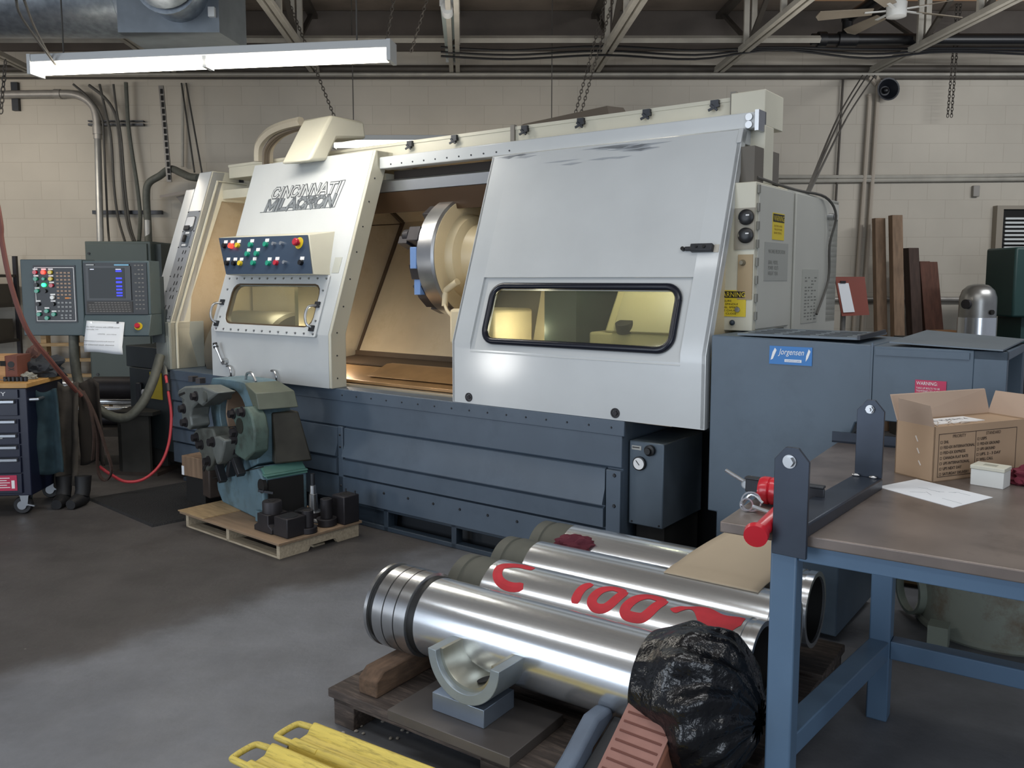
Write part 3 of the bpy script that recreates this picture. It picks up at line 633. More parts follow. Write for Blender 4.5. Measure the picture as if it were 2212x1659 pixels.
for i, w in enumerate((1.80, 1.74, 1.67, 1.61, 1.55, 1.50, 1.44, 1.36)):
    for du in ((-.03, .02) if i % 2 else (.0, .035)): b.face([sp(-3.10+du, w, .0085), sp(-3.09+du, w, .0085), sp(-3.085+du, w+.03, .0085), sp(-3.095+du, w+.03, .0085)])
b.build('diagram_print', INK, ctl)
b = MB()
for w in (2.145, 1.985, 1.855, 1.62, 1.50, 1.30):
    for u in (-3.178, -3.022): bolt(b, sp(u, w, .006), SN, .006, .004)
b.build('strip_screw', BLKOX, ctl)
MB().tube([(-3.003, .02, .89), (-3.003, .02, 1.24), (-3.003, f0(2.40)+.03, 2.40), (-3.003, .72, 2.40)], .010, 6).xf(Matrix.Translation((.012, .03, 0))).build('edge_bead', CREAM, col_)
b = MB().lathe([(.012, 0), (.022, 0), (.022, .01), (.012, .01)], (-3.0, .70, 2.42), (1, 0, 0), 16).cyl((-3.0, .66, 2.44), (-2.985, .66, 2.44), .008); b.build('column_bolt', DKSTEEL, col_)
# left door with the maker's lettering
LD0, LD1, LOFF = -2.385, -1.085, -.04
b = MB()
slab(b, LD0, LD1, 1.55, 2.47, LOFF, .03); slab(b, LD0, -2.24, 1.23, 1.55, LOFF, .03); slab(b, -1.27, LD1, 1.23, 1.55, LOFF, .03); slab(b, LD0, LD1, .885, 1.23, LOFF, .03)
ld = b.build('left_door', WHITE, lathe)
b = MB(); slab(b, -1.085, -1.06, .885, 2.47, LOFF, .13); b.prism([(.40, 2.36), (.40, 2.47), (.75, 2.47), (.75, 2.36)], 'x', -1.10, -1.06)
b.build('door_edge_flange', CREAM, ld, bevel=.004)
b = MB()
for w in (.95, 1.1, 1.25, 1.42, 1.6, 1.78, 1.95, 2.12, 2.28): bolt(b, (-1.06, f0(w)+LOFF+.05, w), (1, 0, 0), .006, .004)
for v in (.5, .68): bolt(b, (-1.06, v, 2.41), (1, 0, 0), .009, .006)
b.build('flange_screw', DKSTEEL, ld)
def on_ld(u, w, off): return basis(sp(u, w, 0)+Vector((0, LOFF, 0))+SN*off, (1, 0, 0), SU)
SC_ = math.hypot(1, .35)     # slope length per metre of height
wp = MB(); O0 = on_ld(0, 1.24, 0)
def sl(w): return (w-1.24)*SC_
outer = rrect(-2.325, -1.195, sl(1.215), sl(1.625), .012, 3); inner = rrect(-2.235, -1.255, sl(1.275), sl(1.565), .07, 3)
wp.ring(outer, inner, lambda p: O0 @ Vector((p[0], p[1], .012)), lambda p: O0 @ Vector((p[0], p[1], 0)))
wpo = wp.build('window_plate', WHITE, ld, bevel=.002)
for u, w in [(-2.30+k*(1.08/12), w) for k in range(13) for w in (1.60, 1.235)]+[(u, w) for w in (1.32, 1.42, 1.52) for u in (-2.29, -1.225)]:
    b = MB(); bolt(b, O0 @ Vector((u, sl(w), .012)), SN, .0085, .007); b.build('plate_bolt', STEEL, wpo)
MB().box(-2.25, -1.24, sl(1.26), sl(1.58), -.004, .0).xf(O0).build('window_pane', GLASS, wpo)
b = MB(); inn2 = rrect(-2.225, -1.265, sl(1.285), sl(1.555), .065, 3); b.ring(inner, inn2, lambda p: O0 @ Vector((p[0], p[1], .008)), lambda p: O0 @ Vector((p[0], p[1], -.03))); b.build('window_seal', M('brown_window_seal', '4a3b28', .5), wpo)
for u0 in (-2.30, -1.235):
    P = [O0 @ Vector((u0-.01, sl(1.42), .015)), O0 @ Vector((u0-.035, sl(1.40), .06)), O0 @ Vector((u0-.045, sl(1.345), .065)), O0 @ Vector((u0-.03, sl(1.29), .05)), O0 @ Vector((u0-.01, sl(1.275), .015))]
    h = MB().tube(P, .009, 8, 4).build('pull_handle', STEEL, ld)
    MB().box(-.025, .02, -.02, .02, 0, .012).xf(O0 @ Matrix.Translation((u0-.005, sl(1.425), .012))).build('handle_foot', DKSTEEL, h)
    MB().box(-.025, .02, -.02, .02, 0, .012).xf(O0 @ Matrix.Translation((u0-.005, sl(1.27), .012))).build('handle_foot', DKSTEEL, h)
# lettering on the door
lo = O0 @ Vector((-2.155, sl(2.205), .0)); up = SU
GL = {'C': [[(.9, .72), (.72, .95), (.3, .95), (.08, .7), (.08, .3), (.3, .05), (.72, .05), (.9, .28)]], 'I': [[(.5, 0), (.5, 1)]], 'N': [[(.1, 0), (.1, 1), (.9, 0), (.9, 1)]],
      'A': [[(.02, 0), (.5, 1), (.98, 0)], [(.2, .3), (.8, .3)]], 'T': [[(.0, .94), (1, .94)], [(.5, 0), (.5, .94)]], 'M': [[(.07, 0), (.07, 1), (.5, .2), (.93, 1), (.93, 0)]],
      'L': [[(.1, 1), (.1, .06), (.9, .06)]], 'R': [[(.1, 0), (.1, .94), (.65, .94), (.85, .85), (.85, .6), (.65, .5), (.1, .5)], [(.5, .5), (.9, 0)]], 'O': [[(.3, .95), (.7, .95), (.93, .7), (.93, .3), (.7, .05), (.3, .05), (.07, .3), (.07, .7), (.3, .95)]]}
GW = {'I': .34, 'M': 1.15, 'N': .95, 'C': .92, 'A': .98, 'T': .85, 'L': .78, 'R': .92, 'O': 1.0}
def block_word(word, u0, w0, wid, h, half, mat, z, name='door_lettering'):
    tot = sum(GW[c] for c in word)+.10*(len(word)-1); k = wid/tot; b = MB(); x = u0
    for c in word:
        for pl_ in GL[c]:
            q = [(x+(p[0] if GW[c] > .5 else .5)*GW[c]*k+.24*p[1]*h, w0+p[1]*h) for p in pl_]
            for p0, p1 in zip(q, q[1:]):
                d = Vector((p1[0]-p0[0], p1[1]-p0[1])); d.normalize(); e = d*half*.7
                b.bar((p0[0]-e.x, p0[1]-e.y, z), (p1[0]+e.x, p1[1]+e.y, z), half*2, .0016)
        x += (GW[c]+.10)*k
    return b.xf(O0).build(name, mat, ld, smooth=False)
LDK = M('lettering_dark_grey', '43484d', .45)
block_word('CINCINNATI', -2.075, sl(2.195), .735, .080, .0125, LDK, .0012)
block_word('CINCINNATI', -2.075, sl(2.195), .735, .080, .0056, WHITE, .0024, 'door_lettering_infill')
block_word('MILACRON', -2.11, sl(2.103), .745, .080, .0160, LDK, .0012)
block_word('MILACRON', -2.11, sl(2.103), .745, .080, .0112, M('lettering_mid_grey', '747a7f', .45), .0024, 'door_lettering_infill')
MB().box(-2.16, -1.335, sl(2.092), sl(2.096), 0, .003).bar((-1.338, sl(2.094), .0015), (-1.292, sl(2.28), .0015), .005, .003).bar((-1.34, sl(2.278), .0015), (-1.292, sl(2.28), .0015), .005, .003).xf(O0).build('lettering_underline', INKGREY, ld)
# lever, curved handles
b = MB().cyl((-2.205, -.04, 1.0), (-2.205, -.075, 1.0), .024, n=16).tube([(-2.205, -.08, 1.0), (-2.235, -.085, 1.06), (-2.265, -.09, 1.12)], [.008, .009, .018], 8); lv = b.build('latch_lever', STEEL, ld)
MB().tube([(-2.258, -.089, 1.10), (-2.272, -.09, 1.135)], [.019, .016], 10).build('lever_grip', BLACK, lv)
for u in (-2.14, -1.62):
    MB().tube([(u-.06, -.045, .965), (u-.01, -.06, .968), (u+.025, -.07, .93), (u+.01, -.06, .893), (u-.03, -.045, .89)], .008, 8, 4).build('curved_handle', STEEL, ld)
# operator button panel on the left door
cb = [(-.0, 1.905), (.225, 1.93), (.13, 1.62), (.04, 1.635)]
b = MB().hexa([(-2.33, .06+LOFF, 1.905), (-1.325, .06+LOFF, 1.895), (-1.26, .24, 1.93), (-2.33, .24, 1.93)], [(-2.17, .00+LOFF, 1.63), (-1.215, .00+LOFF, 1.63), (-1.21, .14, 1.625), (-2.2, .14, 1.625)])
bp_ = b.build('button_box', LINER if False else CREAM, ld, bevel=.004)
pa = Vector((-2.325, .055+LOFF, 1.90)); pb = Vector((-1.33, .055+LOFF, 1.892)); pd = Vector((-2.165, -.003+LOFF, 1.635)); pc = Vector((-1.22, -.003+LOFF, 1.635))
nrm = (pb-pa).cross(pd-pa).normalized()
if nrm.y > 0: nrm = -nrm
MB().hexa([pa, pb, pc, pd], [p+nrm*.006 for p in (pa, pb, pc, pd)]).build('button_plate', NAVY, bp_)
def pp(s, t_): return pa.lerp(pb, s).lerp(pd.lerp(pc, s), t_)+nrm*.006
def px2(x, y):      # photo fractions of the plate
    tl_, tr_, br_, bl_ = (504, 516), (692, 511), (704, 590), (521, 596)
    t_ = (y-513.5)/(593-513.5); xl = tl_[0]+(bl_[0]-tl_[0])*t_; xr = tr_[0]+(br_[0]-tr_[0])*t_
    t_ = (y-(tl_[1]+(tr_[1]-tl_[1])*(x-xl)/(xr-xl)))/79.5
    return (x-xl)/(xr-xl), min(max(t_, .05), .95)
for x, y, k in ((520, 534, 'k'), (535, 534, 'R'), (550, 533, 'y'), (579, 532, 'g'), (611, 531, 'g'), (628, 530, 'w'), (644, 529, 'w'), (572, 552, 'g'), (592, 551, 'g'),
                (526, 572, 'k'), (542, 572, 'k'), (556, 572, 'y'), (585, 571, 'g'), (617, 571, 'g'), (633, 570, 'r'), (651, 569, 'w'), (683, 569, 'k')):
    s, t_ = px2(x, y); p = pp(s, t_); mm = {'k': BLACK, 'R': REDLAMP, 'y': YELB, 'g': GREENB, 'w': CHROME, 'r': REDB}[k]
    bt = MB().cyl(p, p+nrm*.022, .018 if k != 'w' else .013, n=16).build('push_button', mm, bp_)
    if k != 'w': MB().box(-.02, .02, .02, .042, 0, .003).xf(basis(p, (1, 0, 0), pa-pd)).build('button_legend', WHITEP, bt)
s, t_ = px2(677, 528); p = pp(s, t_)
eb = MB().lathe([(.012, 0), (.012, .02), (.026, .022), (.026, .04), (.02, .046)], p, nrm, 20).build('emergency_stop_button', REDB, bp_)
MB().cyl(p, p+nrm*.003, .04, n=24).build('stop_ring', YELB, eb)
MB().box(-1.20, -1.13, sl(1.64), sl(1.745), 0, .002).xf(O0).build('rating_plate', M('pale_rating_plate', 'aeb0a8', .5), ld)
# right sliding door
RD0, RD1 = -.05, 1.53
b = MB()
slab(b, RD0, .085, 1.20, 2.338, 0, .03); slab(b, 1.397, RD1, 1.20, 2.338, 0, .03); slab(b, .085, 1.397, 1.61, 2.338, 0, .03); slab(b, RD0, RD1, .885, 1.20, -.0, .03)
rd_ = b.build('right_door', WHITE, lathe)
b = MB(); O1 = basis(sp(0, 1.24, 0), (1, 0, 0), SU)
b.ring([(.085, sl(1.19)), (1.397, sl(1.19)), (1.397, sl(1.615)), (.085, sl(1.615))], [(.185, sl(1.275)), (1.32, sl(1.275)), (1.32, sl(1.545)), (.185, sl(1.545))], lambda p: O1 @ Vector((p[0], p[1], -.016)), lambda p: O1 @ Vector((p[0], p[1], -.026)))
b.build('window_recess', M('recess_white_paint', 'bfc2c2', .4), rd_)
b = MB()
n_ = 8; o_ = rrect(.15, 1.355, sl(1.237), sl(1.58), .085, n_); i_ = rrect(.188, 1.317, sl(1.272), sl(1.547), .06, n_)
md = [((a[0]+c[0])/2, (a[1]+c[1])/2) for a, c in zip(o_, i_)]
b.tube([O1 @ Vector((p[0], p[1], -.006)) for p in md]+[O1 @ Vector((md[0][0], md[0][1], -.006))], .019, 10)
b.build('window_gasket', GASKET, rd_)
MB().box(.16, 1.345, sl(1.245), sl(1.572), -.024, -.02).xf(O1).build('window_pane', GLASS, rd_)
b = MB(); b.prism([(.35, 2.27), (.385, 2.345), (.62, 2.345), (.62, 2.27)], 'x', 1.505, 1.53); slab(b, 1.505, 1.53, .885, 2.34, .0, .055)
b.build('door_edge_flange', WHITE, rd_, bevel=.004); b = MB(); slab(b, RD0, RD0+.02, .885, 2.338, 0, .06); b.build('door_edge_flange', WHITE, rd_, bevel=.004)
b = MB(); 
for u in (.074, 1.044):
    b.lathe([(.010, 0), (.020, 0), (.020, .004), (.026, .004), (.026, -.002)], (u, 0, .921), (0, -1, 0), 20)
    b.cyl((u, 0, .921), (u, -.006, .921), .012, n=16)
b.build('socket_screw', BLKOX, rd_)
lt = MB().box(-.055, .06, -.02, .018, 0, .03).box(-.09, -.055, -.012, .008, 0, .018).xf(basis(sp(1.42, 1.748, .0), (1, 0, 0), SU)).build('door_latch', DKSTEEL, rd_, bevel=.004)
MB().cyl((.02, 0, .03), (.02, 0, .036), .008, n=10).cyl((-.02, 0, .03), (-.02, 0, .036), .006, n=10).cyl((-.10, -.002, .0), (-.10, -.002, .02), .01, n=10).xf(basis(sp(1.42, 1.748, .0), (1, 0, 0), SU)).build('latch_pin', BLACK, lt)
MB().box(.06, .085, -.02, .02, 0, .003).xf(basis(sp(1.42, 1.748, .0), (1, 0, 0), SU)).build('latch_keeper', M('pale_latch_keeper', 'b5b0a4', .4), lt)
b = MB()
rr = random.Random(3)
for u0, u1, w, k in ((.02, .24, 2.325, 7), (.55, .95, 2.31, 9), (.95, 1.02, 2.30, 6), (.45, .9, 2.255, 4)):
    for i in range(k):
        c = rr.uniform(u0, u1); L_ = rr.uniform(.03, .14); h = rr.uniform(.002, .010); ww = w+rr.uniform(-.014, .012)
        b.face([sp(c-L_, ww, .0012), sp(c, ww-h, .0012), sp(c+L_, ww+.004, .0012), sp(c, ww+h, .0012)])
b.build('scratched_paint', M('bare_scratched_metal', '9ba0a5', .5), rd_)
# rails, gutter and end post along the top
b = MB().box(-1.06, 1.585, .42, .50, 2.345, 2.425); rail = b.build('door_rail', WHITE, lathe, bevel=.006)
b = MB()
for k in range(11): bolt(b, (-.95+k*.1, .42, 2.37), (0, -1, 0), .006, .004)
b.build('rail_screw', DKSTEEL, rail)
MB().box(-1.06, 1.5, .56, .62, 2.20, 2.345).build('rail_shadow_gap', M('rail_gap_shade', '2e2620', .6), lathe)  # dark brown strip standing in for the shade under the rail
b = MB().prism([(.52, 2.285), (.50, 2.27), (.50, 2.20), (.53, 2.18), (.56, 2.2), (.56, 2.29)], 'x', -1.69, 1.5); tr_ = b.build('door_track', ALU, lathe)
MB().prism([(.47, .987), (.76, 1.0), (.76, 1.022), (.47, .995)], 'x', -1.69, 1.4).build('tray_gap', M('tray_gap_shade', '3b2d20', .6), lathe)  # dark strip added over the panel to imitate a shaded gap
MB().prism([(.50, 2.195), (.54, 2.06), (.56, 2.06), (.53, 2.195)], 'x', -1.69, 1.5).build('track_valance', M('valance_brown_metal', '4a392a', .3, .5), lathe)
gut = MB().box(-2.95, 1.42, .55, .74, 2.425, 2.535).build('oil_gutter', CREAM, lathe, bevel=.004)
MB().box(1.42, 1.60, .48, .74, 2.365, 2.54).box(1.50, 1.605, .48, .60, 2.08, 2.365).build('gutter_end_box', CREAM, gut, bevel=.004)
MB().box(-2.95, 1.42, .545, .56, 2.515, 2.535).build('gutter_lip', CREAM, gut)
for u in (-.88, -.484, .081, .484, .912, 1.31):
    b = MB().box(u-.022, u+.022, .525, .55, 2.495, 2.53).cyl((u, .55, 2.49), (u, .515, 2.49), .007, n=8)
    b.bar((u-.03, .52, 2.478), (u+.03, .52, 2.500), .012, .008, (0, 1, 0)).bar((u-.02, .52, 2.505), (u+.02, .52, 2.475), .012, .008, (0, 1, 0)); b.build('wing_clamp', DKSTEEL, gut)
MB().box(-.03, .0, .535, .56, 2.42, 2.545).box(1.395, 1.425, .53, .56, 2.41, 2.56).build('gutter_strap', M('strap_grey', '77736c', .5), gut)
b = MB()
for w in (2.40, 2.363): b.lathe([(.008, 0), (.018, 0), (.018, .012), (.008, .012)], (1.545, .42, w), (0, -1, 0), 16)
b.build('rail_end_bolt', STEEL, rail)
MB().box(1.58, 1.60, .40, .50, 2.33, 2.43).build('rail_end_plate', STEEL, rail)
MB().hexa([(-.25, .74, 2.535), (.56, .74, 2.535), (.56, 1.05, 2.535), (-.25, 1.05, 2.535)], [(-.12, .80, 2.60), (.50, .80, 2.64), (.50, 1.0, 2.66), (-.12, 1.0, 2.62)]).build('roof_flap', M('roof_flap_brown', '5e564d', .6), lathe)
# guard with cable carrier on the roof
b = MB().prism([(.435, 2.765), (.75, 2.765), (.77, 2.64), (.485, 2.605), (.39, 2.44), (.22, 2.42)], 'x', -1.86, -1.55); gd = b.build('cable_guard', CREAM, lathe, bevel=.02)
b = MB()
pts = catmull([Vector(p) for p in ((-2.36, .5, 2.50), (-2.34, .5, 2.62), (-2.22, .5, 2.70), (-2.05, .5, 2.735), (-1.84, .5, 2.745))], 6)
for y in (.40, .50): b.tube([(p.x, y, p.z) for p in pts], .035, 6)
b.build('cable_carrier', M('carrier_grey_beige', '9c9586', .6), lathe)
b = MB()
for y in (.43, .45, .47): b.tube([(p.x+.03, y, p.z-.03) for p in pts], .012, 6)
b.build('carrier_cable', M('carrier_cable_dark', '5a5146', .6), lathe)
# tail end: front-facing panel with dials, electrical cabinet
tp = MB().box(1.30, 1.635, .30, .75, 1.345, 2.07).build('tail_panel', CREAM, lathe, bevel=.004)
MB().box(1.50, 1.60, .36, .7, 2.07, 2.25).build('tail_upper_cover', M('grey_brown_cover', '5f5a52', .6), lathe)
MB().box(1.535, 1.635, .292, .30, 1.745, 1.945).build('dial_plate', M('dial_plate_beige', '8b8577', .5), tp)
for w in (1.90, 1.812):
    d = MB().lathe([(.038, 0), (.038, .012), (.03, .018), (.012, .02)], (1.594, .292, w), (0, -1, 0), 28).build('hour_dial', BLACK, tp)
    MB().box(1.598, 1.615, .270, .272, w+.006, w+.012).build('dial_mark', WHITEP, d)
MB().box(1.555, 1.63, .294, .30, 1.50, 1.72).build('drain_cover', M('drain_cover_tan', 'a08c6c', .6), tp)
MB().cyl((1.58, .294, 1.68), (1.58, .27, 1.68), .016, .01, 12).build('drain_fitting', BRASS, tp)
wl = MB().box(1.42, 1.60, .296, .30, 1.415, 1.545).build('warning_label', YLABEL, tp)
MB().box(1.425, 1.595, .294, .297, 1.508, 1.54).build('label_header', INK, wl)
text('label_lettering', 'WARNING', YLABEL, wl, (1.447, .2935, 1.512), (1, 0, 0), (0, 0, 1), h=.024, w=.15)
text('label_lettering', 'MAKE SURE\nSPEED  SPINDLE\nNORMAL SPEED\nOF THE CHUCK\nNEVER  CLOSE', INK, wl, (1.435, .2955, 1.425), (1, 0, 0), (0, 0, 1), h=.072, w=.13, line=1.2)
MB().cyl((1.56, .296, 1.45), (1.56, .288, 1.45), .013, n=14).build('key_lock', STEEL, wl)
MB().sphere((1.535, .29, 1.385), .014).build('panel_knob', DKBLUE, tp)
cabm = M('cabinet_pale_paint', 'b0b0a8', .5, 0, .04, 3)
cab = MB().box(.9, 1.632, .76, 1.66, .25, 2.07).build('electrical_cabinet', cabm, lathe)
MB().box(1.632, 1.640, .335, .805, 1.352, 2.06).build('cabinet_door', cabm, cab, bevel=.004)
MB().box(1.632, 1.645, .86, 1.44, .35, 2.06).build('cabinet_door', cabm, cab, bevel=.004)
MB().box(1.55, 1.632, .31, 1.66, 1.345, 2.065).build('cabinet_frame', M('cabinet_frame_paint', 'a3a398', .5), cab)
b = MB()
for k in range(8): b.box(1.634, 1.646, .315, .335, 1.40+k*.088, 1.44+k*.088)
b.build('hinge', M('hinge_grey', '77766e', .5), cab)
wl = MB().box(1.640, 1.642, .52, .69, 1.80, 1.935).build('warning_label', YLABEL, cab)
MB().box(1.642, 1.643, .525, .685, 1.89, 1.93).build('label_header', INK, wl)
text('label_lettering', 'WARNING', YLABEL, wl, (1.6431, .53, 1.895), (0, 1, 0), (0, 0, 1), h=.028, w=.15)
text('label_lettering', 'ELECTRICAL PANEL\nTURN OFF POWER\nBEFORE OPENING', M('label_brown_print', '8a6d1e', .6), wl, (1.6421, .54, 1.83), (0, 1, 0), (0, 0, 1), h=.045, w=.12, line=1.2)
nt_ = MB().box(1.640, 1.642, .42, .76, 1.592, 1.785).build('instruction_plate', M('faded_plate', '9a9b95', .5), cab)
text('plate_print', 'MACHINE SPECIFICATION\n\nSERIAL  MODEL\nPOWER  VOLTS\nWEIGHT  YEAR', M('faded_print', '7f8079', .6), nt_, (1.6421, .47, 1.62), (0, 1, 0), (0, 0, 1), h=.13, w=.24)
nt_ = MB().box(1.645, 1.648, .985, 1.265, 1.355, 1.655).build('terminal_plate', M('terminal_plate_grey', 'a4a59d', .5), cab)
b = MB()
for r_ in range(14):
    for c_ in range(4):
        if rr.random() < .8: b.box(1.648, 1.6485, 1.03+c_*.055, 1.03+c_*.055+rr.uniform(.02, .045), 1.37+r_*.018, 1.377+r_*.018)
o = b.build('plate_print', M('terminal_print', '6d6e68', .6), nt_); o['kind'] = 'stuff'
nt_ = MB().box(1.634, 1.636, 1.46, 1.66, 1.96, 2.05).build('notice_card', M('notice_card_paper', 'b4b2aa', .7), cab)
b = MB().cyl((1.64, 1.42, 1.965), (1.68, 1.42, 1.965), .018, n=12); b.build('cabinet_lock', STEEL, cab)
MB().tube([(1.60, .4, 2.10), (1.62, .9, 2.08), (1.66, 1.3, 2.07), (1.69, 1.42, 1.97), (1.665, 1.40, 1.8), (1.665, 1.40, 1.6), (1.665, 1.2, 1.40)], .008, 6, 5).build('cabinet_cord', CABLE, cab)
# housings at the left end of the bed
b = MB().box(-3.78, -3.02, .05, 1.3, .86, 1.04).box(-3.70, -3.02, .03, 1.3, .20, .86); lh = b.build('headstock_housing', M('housing_dark_teal', '2c3436', .5, 0, .1, 4), lathe, bevel=.006)
MB().box(-3.37, -3.20, .022, .03, .62, .84).build('warning_label', YLABEL, lh)
MB().lathe([(.03, 0), (.03, .02), (.024, .022)], (-3.46, .03, .66), (0, -1, 0), 24).build('pressure_gauge', WHITEP, lh)
MB().box(-3.56, -3.49, .0, .03, .52, .74).build('gauge_bracket', DKSTEEL, lh, bevel=.01)
# lamps inside the guard
def inner_light(name, loc, power, col, r=.05):
    l = bpy.data.lights.new(name, 'POINT'); l.energy = power; l.color = col; l.shadow_soft_size = r
    o = bpy.data.objects.new(name, l); COL.objects.link(o); o.location = Matrix.Rotation(math.radians(LA), 4, 'Z') @ Vector(loc)+LO
WARM = (1.0, .87, .70)
inner_light('guard_work_lamp', (-1.48, .36, 1.20), 6, WARM)
inner_light('headstock_lamp', (-1.95, .45, 1.75), 7, WARM)
inner_light('guard_work_lamp', (.30, .33, 1.30), 5, WARM)
inner_light('guard_work_lamp', (-2.25, .40, 1.45), 5, WARM, .12)
inner_light('tail_work_lamp', (.95, .32, 1.80), 6, (1, .92, .78))

# ------------------------------------------------------------------ chip conveyor and coolant unit at the tail end
def LW(u, v, w=0): return Matrix.Rotation(math.radians(LA), 4, 'Z') @ Vector((u, v, w))+LO
conv = thing('chip_conveyor', 'blue-grey chip conveyor box standing right of the lathe', 'conveyor', LW(1.55, 0), LA)
b = MB().prism([(.005, .50), (.05, .50), (.05, .03), (.62, .03), (.62, .85), (.665, .99), (.725, 1.01), (.725, 1.325), (.005, 1.34)], 'y', 0, .60)
body = b.build('housing', CONV, conv, bevel=.006)
MB().box(.725, 1.10, 0, .58, 1.01, 1.322).build('discharge_housing', CONV, conv, bevel=.004)
MB().box(1.10, 1.215, .0, .04, .96, 1.322).box(1.10, 1.215, .52, .58, .96, 1.322).box(1.10, 1.215, .0, .58, 1.285, 1.322).build('discharge_frame', CONV, conv, bevel=.004)
MB().box(1.06, 1.11, .04, .52, .98, 1.285).build('discharge_opening', GAP, conv)
MB().prism([(.03, 1.342), (.03, 1.352), (.50, 1.352), (.50, 1.342)], 'x', .12, .66).build('grille_cover', M('conveyor_lid_paint', '5a6670', .4, 0, .1, 5), conv)
b = MB()
for k in range(3):
    for j in range(5): b.box(.16+k*.16, .28+k*.16, .06+j*.08, .068+j*.08, 1.3515, 1.3535)
b.build('grille_slot', GAP, conv)
MB().bar((.66, .02, 1.352), (.66, .46, 1.358), .012, .018).build('lid_latch', DKSTEEL, conv)
MB().hexa([(.78, .03, 1.335), (1.20, -.02, 1.325), (1.215, .55, 1.335), (.82, .56, 1.36)], [(.78, .03, 1.341), (1.20, -.02, 1.331), (1.215, .55, 1.341), (.82, .56, 1.366)]).build('loose_lid', M('conveyor_lid_paint', '5a6670', .4), conv)
MB().box(.735, 1.085, -.006, .0, 1.285, 1.312).box(.718, .726, -.004, 0, 1.01, 1.335).build('trim_strip', CONV, conv)
lb = MB().box(.285, .475, -.004, .0, 1.222, 1.303).build('maker_plate', BLUEL, conv)
text('plate_lettering', 'Jorgensen', WHITEP, lb, (.325, -.0045, 1.258), (1, 0, 0), (0, 0, 1), h=.034, w=.115, shear=.3)
MB().box(.355, .43, -.0055, -.004, 1.234, 1.246).build('plate_strip', WHITEP, lb)
text('plate_lettering', 'CONVEYORS', BLUEL, lb, (.36, -.006, 1.237), (1, 0, 0), (0, 0, 1), h=.006, w=.065)
MB().prism([(.292, 1.24), (.302, 1.245), (.318, 1.285), (.310, 1.295), (.300, 1.275)], 'y', -.0055, -.004).build('plate_arrow', WHITEP, lb); MB().prism([(.448, 1.24), (.458, 1.255), (.468, 1.285), (.460, 1.295), (.450, 1.265)], 'y', -.0055, -.004).build('plate_arrow', WHITEP, lb)
lb = MB().box(.893, 1.008, -.004, .0, 1.112, 1.193).build('warning_label', PINKL, conv)
text('label_lettering', 'WARNING:', WHITEP, lb, (.898, -.0045, 1.173), (1, 0, 0), (0, 0, 1), h=.014, w=.078)
text('label_lettering', 'TAKE UP BOLTS TO BE\nTIGHTENED TO 15 FT LBS\nOF TORQUE FOR PROPER\nTENSION ONLY', WHITEP, lb, (.898, -.0045, 1.122), (1, 0, 0), (0, 0, 1), h=.042, w=.10, line=1.1)
chl = thing('coolant_unit', 'small dark blue coolant unit with a round gauge tucked under the right door', 'coolant unit', LW(1.10, .05), LA)
MB().box(0, .195, 0, .46, .345, .78).build('housing', M('coolant_unit_paint', '55616c', .3, .3, .08, 6), chl, bevel=.006)
MB().box(.02, .18, .05, .45, .0, .345).build('stand', GAP, chl)
g = MB().lathe([(.036, 0), (.036, .014), (.030, .016)], (.063, 0, .668), (0, -1, 0), 28).build('pressure_gauge', BLACK, chl)
MB().cyl((.063, -.0165, .668), (.063, -.0175, .668), .030, n=24).build('gauge_face', WHITEP, g)
MB().bar((.048, -.0185, .684), (.068, -.0185, .661), .004, .001, (0, 1, 0)).build('needle', BLACK, g)
MB().lathe([(.028, 0), (.028, .02), (.016, .024), (.016, .04)], (.122, 0, .742), (0, -1, 0), 20).build('regulator_knob', BLACK, chl)
np_ = MB().box(.015, .07, -.003, 0, .735, .757).build('name_plate', SILVERL, chl)
MB().box(.02, .06, -.004, -.003, .745, .750).build('plate_print', INK, np_)
MB().cyl((.02, 0, .36), (.02, -.003, .36), .005, n=8).build('housing_screw', BLACK, chl); MB().cyl((.175, 0, .36), (.175, -.003, .36), .005, n=8).build('housing_screw', BLACK, chl)

# ------------------------------------------------------------------ control pendant and things at the left
pen = thing('control_pendant', 'grey-blue control pendant with screen and keys, left of the lathe', 'control pendant', (-3.75, 6.5, 0), 0)
MB().box(.0, .47, 0, .22, 1.168, 1.75).build('button_housing', PENDANT, pen, bevel=.006)
MB().box(.475, .985, 0, .19, 1.33, 1.74).build('screen_housing', PENDANT, pen, bevel=.006)
MB().prism([(0, 1.33), (-.06, 1.175), (-.05, 1.165), (.19, 1.165), (.19, 1.33)], 'x', .475, .985).build('lower_housing', PENDANT, pen, bevel=.004)
b = MB().box(.10, .42, -.006, 0, 1.27, 1.705); kp = b.build('button_panel', M('button_panel_black', '14181f', .4), pen)
b = MB(); b.ring([(.11, 1.28), (.41, 1.28), (.41, 1.69), (.11, 1.69)], [(.114, 1.284), (.406, 1.284), (.406, 1.686), (.114, 1.686)], lambda p: (p[0], -.0075, p[1]), lambda p: (p[0], -.006, p[1])); b.build('panel_border', WHITEP, kp)
def ppx(x, y): return .0+(x-42)*.00355, 1.751-(y-560)*.00355
